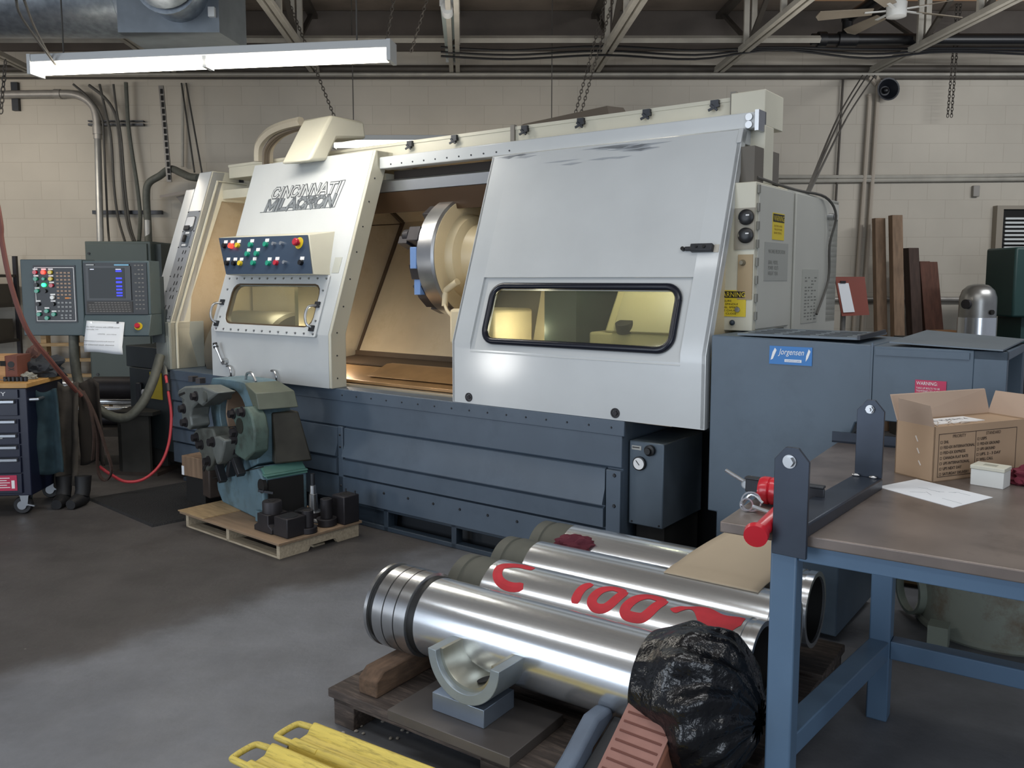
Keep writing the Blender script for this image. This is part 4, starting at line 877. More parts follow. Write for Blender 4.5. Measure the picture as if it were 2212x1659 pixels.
for x, y, k in ((75, 588, 'r'), (93, 588, 'R'), (108, 588, 'y'), (76, 602, 'g'), (93, 602, 'd'), (108, 602, 'y'), (93, 615, 'G'), (109, 616, 'r'), (77, 628, 'g'), (110, 642, 'w'),
                (79, 678, 'g'), (96, 671, 'g'), (96, 686, 'g'), (111, 678, 'g'), (78, 656, 'k'), (110, 656, 'k'), (76, 615, 'k'), (94, 628, 'k')):
    u, w = ppx(x, y); mm = {'r': REDB, 'R': REDLAMP, 'y': YELB, 'g': GREENB, 'd': GREENB, 'G': GREENLAMP, 'w': WHITEB, 'k': BLACK}[k]
    bt = MB().cyl((u, -.006, w), (u, -.024, w), .015 if k != 'd' else .011, n=16).build('push_button', mm, kp)
    if k in 'rRygwk' and (x, y) not in ((76, 615), (94, 628), (96, 686)): MB().box(u-.018, u+.018, -.009, -.006, w+.018, w+.029).build('button_legend', WHITEP, bt)
b = MB(); b2 = MB()
KEYC = M('key_orange_grey', 'a08672', .5)
for r_, y in enumerate((589, 596, 604, 612, 620, 628, 636, 643, 653, 662, 671)):
    for c_ in range(4):
        if (r_ == 7 and c_ in (1, 2)) : continue
        u, w = ppx(122+c_*8.3, y); (b if r_ < 8 else b2).box(u-.009, u+.009, -.010, -.006, w-.006, w+.006)
for y in (680, 686):
    for c_ in range(3):
        u, w = ppx(128+c_*9, y); b2.box(u-.009, u+.009, -.010, -.006, w-.006, w+.006)
o = b.build('key_block', KEYC, kp); o['kind'] = 'stuff'
o = b2.build('key_block', M('key_grey', '8d9092', .5), kp); o['kind'] = 'stuff'
u, w = ppx(142, 643); MB().box(u-.02, u+.012, -.011, -.006, w-.006, w+.006).build('orange_key', M('orange_key', 'c97f3a', .5), kp)
sc = MB().box(.485, .965, -.008, 0, 1.332, 1.725).build('screen_bezel', M('bezel_black', '16191c', .4), pen)
MB().box(.505, .845, -.016, -.008, 1.44, 1.70).build('screen_frame', M('screen_frame_black', '1c2022', .35), sc)
MB().box(.525, .80, -.018, -.016, 1.455, 1.685).build('screen_glass', M('crt_glass', '1a2022', .45), sc)
BLUELIT = M('lit_blue_softkeys', '2a34ff', .4, emit=.8)
for w, h in ((1.655, .012), (1.60, .012), (1.57, .014), (1.54, .012), (1.515, .012), (1.49, .012), (1.47, .010)): MB().box(.735, .78, -.020, -.018, w, w+h).build('screen_softkey', BLUELIT, sc)
MB().box(.735, .775, -.020, -.018, 1.672, 1.677).box(.54, .57, -.020, -.018, 1.672, 1.677).build('screen_readout', M('lit_white_readout', 'dfe4ff', .5, emit=.5), sc)
MB().box(.725, .835, -.018, -.016, 1.702, 1.713).build('name_strip', M('name_strip_blue', '6fa6c4', .5), sc); MB().box(.51, .57, -.018, -.016, 1.705, 1.711).build('name_strip', SILVERL, sc)
b = MB().box(.50, .85, -.012, -.008, 1.345, 1.43); kb = b.build('keyboard_panel', M('keyboard_brown_black', '2b2825', .5), sc)
b = MB()
for r_ in range(5):
    for c_ in range(13):
        if r_ == 0 and c_ < 2: continue
        b.box(.512+c_*.0245+r_*.003, .530+c_*.0245+r_*.003, -.014, -.012, 1.418-r_*.0165, 1.424-r_*.0165)
o = b.build('keyboard_key', M('keyboard_key_grey', '6c6a66', .5), kb); o['kind'] = 'stuff'
b = MB()
for r_ in range(11):
    for c_ in range(3):
        if (r_ in (1, 3, 5) and c_ == 0): continue
        b.box(.872+c_*.027, .888+c_*.027, -.010, -.008, 1.70-r_*.033, 1.709-r_*.033)
o = b.build('side_key', M('keyboard_key_grey', '6c6a66', .5), sc); o['kind'] = 'stuff'
e = MB().lathe([(.012, 0), (.012, .015), (.02, .018), (.02, .03), (.016, .034)], (.90, -.04, 1.24), (0, -1, .38), 18).build('emergency_stop_button', REDB, pen)
MB().cyl((.90, -.036, 1.24), (.90, -.042, 1.242), .030, n=24).build('stop_ring', YELB, e)
MB().box(.60, .98, .19, .27, 1.22, 1.62).box(.90, 1.0, .20, .27, 1.10, 1.36).build('swing_arm', M('pendant_column', '363f42', .5), pen)
nt_ = one(MB().grid(lambda s, t: (s*.29+.015*t, -.022-.012*math.sin(s*PI)*t-.085*min(1, t*1.3), 1.285-t*.235-.012*s+.006*math.sin(5*s)*t), 10, 8), 'paper_note', PAPER, 'handwritten white paper note hanging on the control pendant below its screen', 'note', loc=(-3.25, 6.495, 0), solid=.0008)
tn = (Vector((1, 0, -.03)), Vector((0, .29, 1)))
HAND = M('marker_ink', '2a2d38', .7)
for k, (s, u0, w0, wd) in enumerate((('Do NOT remove with UPPER turret', .012, 1.235, .25), ('spindle !!!!', .015, 1.215, .09), ('UNTIL  you have', .11, 1.18, .14), ('MANUALLY positioned neutral', .015, 1.13, .23), ('and Observed stock clearance', .018, 1.105, .23))):
    tt = (1.285-w0)/.235
    text('handwriting', s, HAND, nt_, (u0, -.028-.012*math.sin(.5*PI)*tt-.085*min(1, tt*1.3), w0), tn[0], tn[1], h=.0105, w=wd, shear=.1)
for u in (.04, .24): MB().cyl((u, -.024, 1.27), (u, -.034, 1.27), .008, n=12).build('magnet', BLACK if u > .1 else STEEL, nt_)
wc = thing('wall_cabinet', 'grey-green electrical cabinet on the wall behind the control pendant', 'cabinet', (-4.36, 8.72, 0), 0)
MB().box(0, .67, 0, .70, .50, 1.985).build('body', CABGREEN, wc, bevel=.008)
MB().box(.02, .64, -.02, 0, .53, 1.96).build('cabinet_door', CABGREEN, wc, bevel=.004)
MB().box(.67, .735, .1, .70, .52, 1.96).build('side_gutter', M('gutter_dark_green', '3a4240', .5), wc)
MB().cyl((.05, -.02, 1.86), (.05, -.03, 1.86), .012, n=12).build('door_screw', BLACK, wc)
MB().cyl((.08, -.02, .62), (.08, -.03, .62), .015, n=12).build('door_screw', BLACK, wc)
# conduits above the cabinet
YC = 9.36
def wp_(x, y, Y=YC): return tuple(at(x, y, Y))
st = thing('conduit_strut', 'upper slotted strut clamping the conduits on the left wall', 'strut', (-4.6, YW-.06, 3.27))
MB().box(0, .60, 0, .045, -.012, .012).box(0, .60, 0, .045, .03, .045).build('channel', DKSTEEL, st)
st = thing('conduit_strut', 'lower slotted strut clamping the conduits just above the grey-green cabinet', 'strut', (-4.6, YW-.06, 2.33))
MB().box(0, .76, 0, .045, -.02, .02).build('channel', DKSTEEL, st)
big = thing('big_conduit', 'thick galvanised conduit bending down the left wall to the cabinet', 'conduit', (0, 0, 0))
MB().tube([wp_(-60, 205), wp_(20, 204), wp_(120, 203), wp_(158, 204), wp_(185, 214), wp_(203, 233), wp_(209, 262), wp_(211, 300)], .042, 14, 4).build('bent_run', CONDUIT, big)
MB().tube([wp_(211, 296), wp_(217, 525, 9.15)], .036, 14).build('straight_run', M('bright_conduit', 'a5a5a2', .4, .7, .1, 10), big)
MB().cyl(wp_(118, 203), wp_(132, 203), .05).build('coupling', CONDUIT, big); MB().cyl(wp_(210, 272), wp_(211, 290), .05).build('coupling', CONDUIT, big)
MB().box(-5.42, -5.35, YW-.05, YW, 3.42, 3.72).build('wall_strap', DKSTEEL, big)
for k, (pts, r, lb) in enumerate((
    ([(158, 182), (190, 210), (218, 250), (224, 300), (232, 470), (236, 525)], .012, 'thin dark cable on the left wall, first right of the thick conduit'),
    ([(215, 182), (230, 250), (240, 300), (246, 400), (255, 470), (270, 522)], .014, 'thin cable on the left wall, second right of the thick conduit'),
    ([(192, 184), (225, 210), (248, 245), (258, 300), (265, 400), (275, 480), (288, 522)], .016, 'cable sweeping over the upper strut on the left wall'),
    ([(245, 182), (252, 240), (262, 300), (270, 400), (280, 480), (292, 522)], .012, 'thin cable nearly hidden right of the sweeping cable on the left wall'),
    ([(272, 178), (274, 220), (277, 270), (285, 330), (296, 400), (303, 470), (300, 522)], .022, 'flexible grey conduit dropping to the cabinet at its right end'))):
    pipe('wall_cable', [wp_(x, y, 9.33 if i < len(pts)-1 else 9.1) for i, (x, y) in enumerate(pts)], r, FLEX if r > .02 else CABLE, lb, 'cable', 'cables dropping to the cabinet', 8, 4)
pipe('elbow_conduit', [wp_(321, 525, 9.1), wp_(319, 480, 9.2), wp_(316, 420, 9.2), wp_(322, 395, 9.2), wp_(345, 380, 9.2), wp_(368, 365, 9.1), wp_(390, 373, 8.9), wp_(410, 382, 8.6), wp_(430, 384, 8.4)], .038, FLEX, 'thick grey flexible conduit humping over to the lathe top', 'conduit', None, 12, 5)
pipe('conduit_stub', [wp_(318, 476, 9.15), wp_(319, 525, 9.12)], .03, M('bright_conduit', 'a5a5a2', .4, .7), 'short bright conduit stub above the right end of the cabinet', 'conduit', None, 12)
b = MB().bar(wp_(348, 185, 9.0), wp_(366, 393, 9.0), .05, .02, (0, 1, 0)); o = one(b, 'slotted_hanger', M('slotted_strut_grey', '7c7872', .5, .5), 'slotted metal hanger strap dropping to the humped conduit', 'hanger strap')
b = MB()
p0, p1 = Vector(wp_(348, 190, 8.985)), Vector(wp_(366, 390, 8.985))
for k in range(14):
    c = p0.lerp(p1, (k+.5)/14); b.box(c.x-.012, c.x+.012, c.y-.003, c.y, c.z-.025, c.z+.025)
b.build('slot', GAP, o)
for x0, x1, lb in ((392, 420, 'thin dark guy wire left of a pair above the lathe column'), (402, 436, 'thin dark guy wire right of a pair above the lathe column')):
    pipe('guy_wire', [wp_(x0, 180, 8.8), wp_(x1, 372, 8.3)], .009, CABLE, lb, 'wire', 'guy wires above the lathe column', 6)
pipe('wall_conduit', [wp_(395, 180, 9.4), wp_(394, 360, 9.4)], .018, TRUSS, 'pale vertical conduit on the wall above the lathe column', 'conduit', None, 8)
b = MB().hexa([wp_(345, 427, 8.6), wp_(405, 418, 8.6), wp_(405, 418, 9.3), wp_(345, 427, 9.3)], [wp_(345, 422, 8.6), wp_(405, 410, 8.6), wp_(405, 410, 9.3), wp_(345, 422, 9.3)]).hexa([wp_(380, 425, 8.7), wp_(400, 420, 8.7), wp_(400, 420, 8.75), wp_(380, 425, 8.75)], [wp_(398, 446, 8.7), wp_(400, 446, 8.7), wp_(400, 446, 8.75), wp_(398, 446, 8.75)])
one(b, 'wall_shelf', M('grey_brown_shelf', '8a8178', .6), 'small shelf bracket sticking out left of the lathe column', 'shelf')
# hoses
pipe('flexible_hose', [(-3.40, 6.56, 1.17), (-3.39, 6.54, .95), (-3.33, 6.5, .76), (-3.16, 6.45, .59), (-2.97, 6.42, .54), (-2.86, 6.46, .63), (-2.80, 6.55, .80), (-2.775, 6.66, 1.0)], .036, FLEX, 'thick grey flexible hose looping from the pendant to the lathe', 'hose', None, 14, 8)
hs = thing('air_hose', 'bright red air hose curving from the lathe end down to the floor', 'hose', (0, 0, 0))
P = [at(358, 812, 6.6), at(364, 850, 6.55), at(370, 900, 6.5), at(364, 960, 6.4), at(345, 1005, 6.3), at(310, 1035, 6.2), at(270, 1040, 6.15), at(235, 1022, 6.1), at(215, 1008, 6.1)]
MB().tube(P, .011, 8, 8).build('hose_body', REDHOSE, hs)
MB().tube([at(358, 812, 6.6), at(355, 795, 6.65), at(352, 790, 6.7)], .02, 10).build('brass_coupler', STEEL, hs)
MB().tube([at(362, 828, 6.58), at(364, 845, 6.555)], .016, 10).build('hose_ferrule', BLKOX, hs)
pipe('overhead_hose', [(-3.62, 5.6, 4.66), (-3.52, 5.52, 3.4), at(-8, 430, 5.5), at(4, 520, 5.5), at(25, 620, 5.5), at(60, 715, 5.55), at(110, 780, 5.7), at(150, 828, 5.9), at(175, 855, 6.0)], .016, DULLHOSE, 'dull red hose hanging in a curve in front of the control pendant', 'hose', None, 8, 8)
# pedestal, bars, mat, block
p = thing('machine_pedestal', 'short rusty steel column standing on a plate beside the lathe end', 'pedestal', (-3.06, 6.95, 0), -10)
MB().box(-.20, .20, -.14, .16, 0, .03).build('foot_plate', RUSTY, p)
MB().box(-.14, .14, -.14, -.11, .03, .50).box(-.14, .14, .11, .14, .03, .50).box(-.015, .015, -.11, .11, .03, .50).box(-.14, -.11, -.14, .14, .03, .50).build('column', M('dark_column_steel', '3d3d3a', .6, .2, .2, 6), p)
MB().box(-.18, .19, -.16, .18, .50, .53).build('top_plate', M('dark_column_steel', '3d3d3a', .6, .2), p)
for k, (y, r, m, z, lb) in enumerate(((7.55, .05, CHROME, .64, 'bright steel bar lying highest behind the steel pedestal'), (7.45, .03, CHROME, .52, 'bright steel bar second from the top behind the steel pedestal'), (7.40, .022, CHROME, .46, 'bright steel bar third from the top behind the steel pedestal'), (7.5, .06, BLKOX, .36, 'thick black bar lowest behind the steel pedestal'))):
    pipe('round_bar', [(-4.1, y, z), (-2.9, y, z)], r, m, lb, 'bar', 'round bars behind the pedestal', 16)
pipe('black_tube', [(-3.62, 7.30, .66), (-3.05, 7.30, .66)], .10, BLKOX, 'short fat black tube lying behind the grey hose loop', 'tube', None, 20)
b = MB().box(-4.15, -2.95, 7.25, 7.6, .24, .30)
for x in (-4.05, -3.0): b.box(x-.04, x+.04, 7.3, 7.56, 0, .24)
one(b, 'bar_rack', DKTRUSS, 'low dark rack carrying the round bars behind the pedestal', 'rack')
mt = MB().hexa([(-3.088, 6.04, 0), (-2.33, 5.355, 0), (-1.75, 5.93, 0), (-2.51, 6.62, 0)], [(-3.07, 6.04, .014), (-2.33, 5.375, .014), (-1.77, 5.93, .014), (-2.51, 6.60, .014)])
one(mt, 'floor_mat', MATBLK, 'black ribbed rubber mat on the floor left of the small pallet', 'mat')
wb = thing('wooden_block', 'brown wooden block with a white tag on a dark stand behind the small pallet', 'block', (-2.22, 5.98, 0), -35)
MB().box(-.12, .12, -.09, .09, .20, .345).build('block', BRWOOD, wb, bevel=.006); MB().box(-.10, .12, -.07, .09, .0, .20).build('dark_stand', GAP, wb)
MB().box(-.117, -.090, -.093, -.09, .205, .27).build('white_tag', PAPER, wb)
# tool cart
ct = thing('tool_cart', 'navy steel tool cart with drawers and wood top at left edge', 'tool cart', (-3.255, 5.63, 0), 5.5)
MB().box(-.95, 0, 0, .57, .14, .875).build('cabinet_body', CARTNAVY, ct, bevel=.006)
MB().box(-.97, .012, -.015, .59, .875, .908).build('wood_top', BAMBOO, ct, bevel=.004)
for w0, w1 in ((.69, .80), (.575, .665), (.495, .57), (.41, .49), (.30, .405), (.16, .295)):
    d = MB().box(-.93, -.055, -.014, 0, w0, w1).build('drawer', CARTNAVY, ct, bevel=.003)
    if w0 > .2: MB().prism([(-.014, w1-.03), (-.036, w1-.022), (-.036, w1-.006), (-.014, w1)], 'x', -.92, -.07).build('drawer_pull', ALU, d)
pz = MB().box(-.94, -.05, -.014, 0, .81, .865).build('name_panel', CARTNAVY, ct)
text('maker_lettering', 'HUSKY', WHITEP, pz, (-.295, -.0145, .825), (1, 0, 0), (0, 0, 1), h=.026, w=.17)
bd = MB().box(-.33, -.16, -.018, -.014, .535, .56).build('drawer_badge', SILVERL, ct)
sl_ = MB().box(-.30, -.085, -.017, -.014, .18, .285).build('warning_sticker', M('red_sticker', 'b3234a', .5), ct)
b = MB()
for k in range(5): b.box(-.285, -.13-.02*(k % 2), -.018, -.017, .20+k*.016, .205+k*.016)
b.box(-.12, -.10, -.018, -.017, .195, .25); b.build('sticker_print', WHITEP, sl_)
hb = MB().tube([(.0, .04, .79), (.045, .05, .79), (.045, .5, .79), (.0, .51, .79)], .011, 8).build('push_handle', ALU, ct)
for x, y in ((-.07, .07), (-.07, .50), (-.88, .07)):
    c = MB().box(-.032, .032, y-.034, y+.034, .128, .142).prism([(-.03, .14), (.03, .14), (.02, .06), (-.015, .06)], 'y', y-.035, y-.03).prism([(-.03, .14), (.03, .14), (.02, .06), (-.015, .06)], 'y', y+.03, y+.035).xf(Matrix.Translation((x, 0, 0))).build('caster', ALU, ct)
    MB().lathe([(.02, -.02), (.055, -.022), (.062, -.012), (.062, .012), (.055, .022), (.02, .02)], (x-.02, y, .062), (0, 1, 0), 28).build('wheel', RUBBER, c)
    MB().cyl((x-.02, y-.03, .062), (x-.02, y+.03, .062), .03, n=18).bar((x+.02, y-.03, .07), (x+.07, y-.035, .06), .02, .008).build('wheel_hub', ALU, c)
# things on the cart
bx = thing('wooden_box', 'light wooden box with a darker end on the tool cart', 'box', (-3.60, 5.86, .908), 5)
MB().box(-.20, .12, -.10, .10, 0, .17).build('box_body', BOXWOOD, bx, bevel=.003)
MB().box(.12, .20, -.10, .10, 0, .17).build('darker_end', REDBOX, bx, bevel=.003)  # right end in a darker, redder wood colour
MB().box(.09, .125, -.104, -.10, .10, .135).build('dark_notch', GAP, bx)
ring_ = MB().lathe([(.018, 0), (.022, 0), (.022, .002), (.018, .002)], (.16, -.10, .11), (0, -1, 0), 16).bar((.14, -.101, .07), (.18, -.101, .085), .004, .002, (0, 1, 0)).bar((.14, -.101, .085), (.18, -.101, .07), .004, .002, (0, 1, 0)).build('burned_mark', INK, bx)
def crumple(name, loc, sx, sy, sz, mat, label, cat, seed=0, group=None, n=22, amp=.45, fr=2.2):
    b = MB(); bmesh.ops.create_icosphere(b.bm, subdivisions=4, radius=1)
    for v in b.bm.verts:
        d = mnoise.fractal(v.co*fr+Vector((seed*7.1, seed*3.3, 0)), 1, 2, 4); k = 1+amp*d
        v.co = Vector((v.co.x*k*sx, v.co.y*k*sy, max(v.co.z*k, -.55)*sz+.55*sz))
    return one(b, name, mat, label, cat, group, loc=loc)
crumple('work_gloves', (-3.36, 6.02, .908), .15, .10, .09, DARKCLOTH, 'crumpled dark cloth lying on the tool cart behind the sockets', 'cloth', 1)
crumple('brown_rag', (-3.46, 6.10, .908), .09, .08, .13, M('brown_rag_cloth', '5d4038', .9), 'small brown rag standing beside the crumpled cloth on the cart', 'rag', 2)
crumple('white_rag', (-3.37, 5.85, .908), .06, .04, .03, M('pale_rag_cloth', '8f8f86', .9), 'pale rag near the right edge of the cart top', 'rag', 3)
for k in range(6):
    one(MB().lathe([(.009, 0), (.0125, .002), (.0125, .03), (.009, .032)], (0, 0, 0), (0, 0, 1), 14), 'socket', DKSTEEL, ('%s steel socket from the left in the row on the tool cart' % ('first', 'second', 'third', 'fourth', 'fifth', 'sixth')[k]), 'socket', 'sockets in a row on the cart', loc=(-3.445+k*.028, 5.72, .908))
sd = thing('screwdriver', 'screwdriver with a red handle lying at the front of the cart top', 'screwdriver', (-3.60, 5.70, .922), 5)
MB().tube([(0, 0, 0), (.09, 0, 0)], .013, 10).build('grip', REDP, sd); MB().tube([(.09, 0, 0), (.17, 0, -.004)], .004, 8).build('shaft', STEEL, sd)
one(MB().box(0, .22, 0, .04, 0, .03), 'steel_rule_bar', M('grey_flat_bar', '77726a', .5, .3), 'grey flat bar lying in front of the wooden box on the cart', 'bar', loc=(-3.72, 5.77, .908), rz=4)
one(MB().bar((0, 0, .012), (.16, .10, .012), .02, .018), 'yellow_pencil_case', M('yellow_tool_plastic', 'a58a2c', .5), 'small yellow tool at the right rear corner of the cart top', 'tool', loc=(-3.42, 6.03, .908))
one(MB().bar((0, 0, .012), (.17, .05, .012), .035, .022), 'dark_wrench', DKSTEEL, 'dark wrench lying between the pale rag and the yellow tool', 'wrench', loc=(-3.46, 5.93, .908))
# things hanging on the cart's side bar
def drape(name, x, y, w, z0, z1, mat, label, cat, depth=.05, fold=3, seed=0, taper=1.0, lean=0.0, th=.012):
    def fn(s, t):
        k = 1+(taper-1)*t
        return (x+(s-.5)*w*k+lean*t, y+depth*math.sin(s*fold*PI+seed+.8*t)*(.3+.7*t)+.02*mnoise.noise(Vector((s*4, t*4, seed))), z0+(z1-z0)*t+.015*math.sin(s*7+seed))
    return one(MB().grid(fn, 22, 18), name, mat, label, cat, solid=th)
drape('hanging_jacket', -3.23, 5.78, .20, .84, .26, TEALCLOTH, 'dark teal jacket hanging on the side bar of the tool cart', 'jacket', .035, 3, 1, 1.35)
drape('hanging_coverall', -3.15, 5.97, .15, .86, .12, BROWNCLOTH, 'grey-brown coverall hanging from the cart down to the boots', 'coverall', .04, 3, 2, 1.25, -.05)
drape('hanging_apron', -3.10, 6.16, .15, .86, .25, M('dark_brown_canvas', '2e2925', .95), 'dark brown apron hanging behind the coverall', 'apron', .04, 2, 4, 1.2, .02)
for k, (x, lb) in enumerate(((-3.19, 'left black boot standing under the hanging coverall'), (-3.06, 'right black boot standing under the hanging coverall'))):
    b = MB().tube([(0, .03, .20), (0, .02, .10), (0, .0, .06)], [.055, .05, .05], 12).tube([(0, .03, .04), (0, -.06, .04), (0, -.13, .032)], [.045, .048, .035], 12)
    one(b, 'work_boot', RUBBER, lb, 'boot', 'boots under the coverall', loc=(x, 5.90, 0.005), rz=8-14*k)
for k, (pts, lb) in enumerate((([(-3.09, 6.05, .80), (-3.01, 6.05, .62), (-2.95, 6.05, .40), (-2.91, 6.05, .22), (-2.96, 6.05, .14), (-3.01, 6.05, .22), (-3.00, 6.05, .45), (-3.02, 6.05, .62)], 'brown webbing sling looping lowest beside the hanging apron'),
                               ([(-3.13, 6.02, .85), (-3.04, 6.02, .72), (-3.01, 6.02, .5), (-3.03, 6.02, .3)], 'dark strap hanging down between apron and sling'))):
    P = catmull([Vector(q) for q in pts], 6); b = MB()
    for a, c in zip(P, P[1:]): b.bar(a, c, .008, .034, (0, 1, 0))
    one(b, 'lifting_sling', SLINGM, lb, 'sling', 'slings hanging on the cart')
# shelf and wooden skids on the left of the back wall
sh = thing('steel_shelf', 'dark open shelf with boxes at the far left edge', 'shelf', (-5.75, 8.8, 0), 0)
MB().box(.30, .34, -.02, .02, 0, 1.85).build('upright', BLKOX, sh); MB().box(.30, .34, .50, .54, 0, 1.85).build('upright', BLKOX, sh)
for z in (.5, .92, 1.30, 1.62): MB().box(-.5, .33, 0, .52, z, z+.03).build('shelf_board', M('dark_shelf_board', '33302c', .6), sh)
for z, lb in ((.95, 'dark box on the second shelf at the far left'), (1.33, 'dark box on the third shelf at the far left')):
    one(MB().box(0, .5, 0, .35, 0, .22), 'storage_box', M('dark_storage_box', '4a4640', .7), lb, 'box', loc=(-5.95, 8.9, z))
sk = thing('wooden_skid', 'wooden skid leaning on the left wall behind the pendant', 'pallet', (-5.15, 9.2, .55), 0)
for z in (0, .17, .34, .52): MB().bar((0, -.02, z), (.75, -.02, z+.01), .03, .11, (0, 1, 0)).build('deck_board', WOOD, sk)
for x in (.05, .37, .70): MB().box(x-.03, x+.03, 0, .09, -.5, .58).build('stringer', WOOD, sk)
cg = chain('heavy_chain', (-4.46, 9.40, 1.30), (-4.46, 9.38, .50), 'heavy pale chain hanging left of the grey-green cabinet', None, .14, .02)

# ------------------------------------------------------------------ small pallet with the steady rest and tool holders
PA = -39.65; PO = Vector((-1.37, 4.753, 0))
def PW(x, y, z=0): return Matrix.Rotation(math.radians(PA), 4, 'Z') @ Vector((x, y, z))+PO
pl = thing('small_pallet', 'small pale wooden pallet carrying the steady rest', 'pallet', PO, PA)
LWOOD = M('pale_pallet_wood', 'a89b85', .8, 0, .2, 5, .25, (2, 16, 16))
for y in (.0, .26, .50): MB().box(-.97, .02, y, y+.085, .0, .012).build('bottom_board', LWOOD, pl, bevel=.002)
def notch_board(): return MB().prism([(0, .03), (.585, .03), (.585, .082), (0, .082)], 'x', .02, .05)
MB().prism([(0, .0), (.20, .0), (.22, .03), (.40, .03), (.42, .0), (.585, .0), (.585, .085), (0, .085)], 'x', .02, .05).build('end_stringer', LWOOD, pl, bevel=.002)
MB().prism([(0, .0), (.585, .0), (.585, .085), (0, .085)], 'x', -.97, -.94).build('end_stringer', LWOOD, pl, bevel=.002)
MB().prism([(0, .0), (.585, .0), (.585, .085), (0, .085)], 'x', -.50, -.47).build('middle_stringer', LWOOD, pl, bevel=.002)
MB().box(-1.02, .065, -.015, .60, .083, .098).build('plywood_top', M('plywood_sheet', '85705a', .75, 0, .15, 3, .1, (1, 12, 12)), pl, bevel=.002)
MB().box(-1.03, -.72, -.02, .32, .0985, .104).build('loose_board', WOOD, pl)
SR = thing('steady_rest', 'blue-green steady rest casting with roller arms on the small pallet', 'steady rest', (-1.539, 5.131, .1), -48.36)
Z = .1
def spz(pts): return [(x, z-Z) for x, z in pts]
MB().prism(spz([(-.63, .10), (0, .10), (.0, .37), (-.085, .437), (-.715, .225), (-.70, .17)]), 'y', 0, .30).build('base', TEAL, SR, bevel=.01)
MB().prism(spz([(-.09, .39), (-.06, .437), (.0, .39), (0.02, .37)]), 'y', .02, .30).hexa([(-.27, .06, .285), (.03, .0, .285), (.02, .30, .285), (-.26, .32, .285)], [(-.27, .06, .297), (.03, .0, .297), (.02, .30, .297), (-.26, .32, .297)]).build('top_plate', M('bright_teal_paint', '557f75', .45, 0, .1, 6), SR, bevel=.004)
MB().box(.001, .012, .03, .27, .02, .26).build('end_recess', GAP, SR)
MB().cyl((-.02, -.004, .225), (-.02, .02, .225), .045, n=20).build('cross_hole', GAP, SR)
MB().bar((-.02, -.02, .20), (.06, .04, .19), .014, .014).build('clamp_screw', DKSTEEL, SR)
MB().box(-.06, .015, -.03, .0, .0, .07).build('hold_down_lug', TEAL, SR, bevel=.006)
# the ring casting: outline with the bore cut out
bore = [(-.455+.215*math.cos(a), .70+.185*math.sin(a)) for a in [2*PI*i/40 for i in range(40)]]
oc = [(-.07, .77), (-.12, .84), (-.15, .908), (-.284, .949), (-.50, .945), (-.784, .931), (-.84, .85), (-.82, .70), (-.76, .52), (-.72, .40), (-.70, .26), (-.40, .33), (-.10, .45), (-.085, .60)]
def resample(poly, c, n):
    out = []
    for i in range(n):
        a = 2*PI*i/n; d = Vector((math.cos(a), math.sin(a))); best = None
        for p, q in zip(poly, poly[1:]+poly[:1]):
            p = Vector(p)-Vector(c); q = Vector(q)-Vector(c); e = q-p; den = d.x*e.y-d.y*e.x
            if abs(den) < 1e-9: continue
            t = (p.x*e.y-p.y*e.x)/den; s = (p.x*d.y-p.y*d.x)/den
            if t > 0 and -1e-6 <= s <= 1+1e-6 and (best is None or t < best): best = t
        out.append((c[0]+d.x*best, c[1]+d.y*best))
    return out
oc2 = resample(oc, (-.455, .70), 40)
MB().ring(oc2, bore, lambda p: (p[0], .02, p[1]-Z), lambda p: (p[0], .24, p[1]-Z)).build('ring_casting', TEAL, SR, bevel=.006, angle=30)
MB().ring([(p[0]*.97-.014, (p[1]-.7)*.97+.7) for p in bore], [(-.455+(p[0]+.455)*.86, .70+(p[1]-.70)*.86) for p in bore], lambda p: (p[0], .06, p[1]-Z), lambda p: (p[0], .20, p[1]-Z)).build('bore_liner', M('rusty_bore', '97806c', .6, .1, .2, 8), SR)
MB().hexa([(-.12, .12, .345), (-.03, .10, .345), (.03, .33, .345), (-.10, .34, .345)], [(-.12, .12, .66), (-.06, .10, .67), (-.01, .26, .67), (-.10, .26, .67)]).build('oily_side', M('oily_olive_casting', '34322a', .55, .1, .3, 8), SR, bevel=.012)
MB().hexa([(-.226, 0, .85), (-.06, 0, .80), (-.02, 0, .70), (-.10, 0, .70)], [(-.20, .22, .85), (-.02, .24, .80), (.03, .24, .70), (-.08, .24, .70)]).build('hinge_block', M('olive_teal_paint', '565c50', .5, 0, .15, 8), SR, bevel=.006)
MB().tube([(-.42, .10, .845), (-.40, .10, .885), (-.33, .10, .895), (-.27, .10, .845)], .009, 8, 4).build('lifting_ring', STEEL, SR)
MB().prism(spz([(-.78, .235), (.02, .45), (.02, .457), (-.78, .242)]), 'y', -.004, .0).prism(spz([(-.74, .585), (-.28, .665), (-.28, .672), (-.74, .592)]), 'y', .012, .02).build('split_line', GAP, SR)
AG = M('dirty_grey_casting', '5d615c', .5, .2, .2, 10, dirt='2f2e28', dirt_amt=.6, dirt_scale=7)
def arm(pts, y0, y1, bolts, mat, name='roller_arm'):
    a = MB().prism(spz(pts), 'y', y0, y1).build(name, mat, SR, bevel=.012)
    for x, z in bolts: MB().cyl((x, y0, z-Z), (x, y0-.035, z-Z), .026, n=6).cyl((x, y0, z-Z), (x, y0-.008, z-Z), .034, n=16).build('arm_bolt', BLKOX, a)
    return a
a = arm([(-.947, .821), (-.916, .851), (-.813, .885), (-.491, .918), (-.258, .896), (-.397, .837), (-.516, .784), (-.593, .796), (-.69, .75), (-.72, .69), (-.70, .63), (-.758, .595), (-.869, .616), (-.885, .732), (-.829, .788), (-.907, .799)], -.16, -.03, [(-.601, .841), (-.822, .734), (-.796, .644)], M('grey_casting_paint', '6a6f6c', .5, .2, .15, 10))
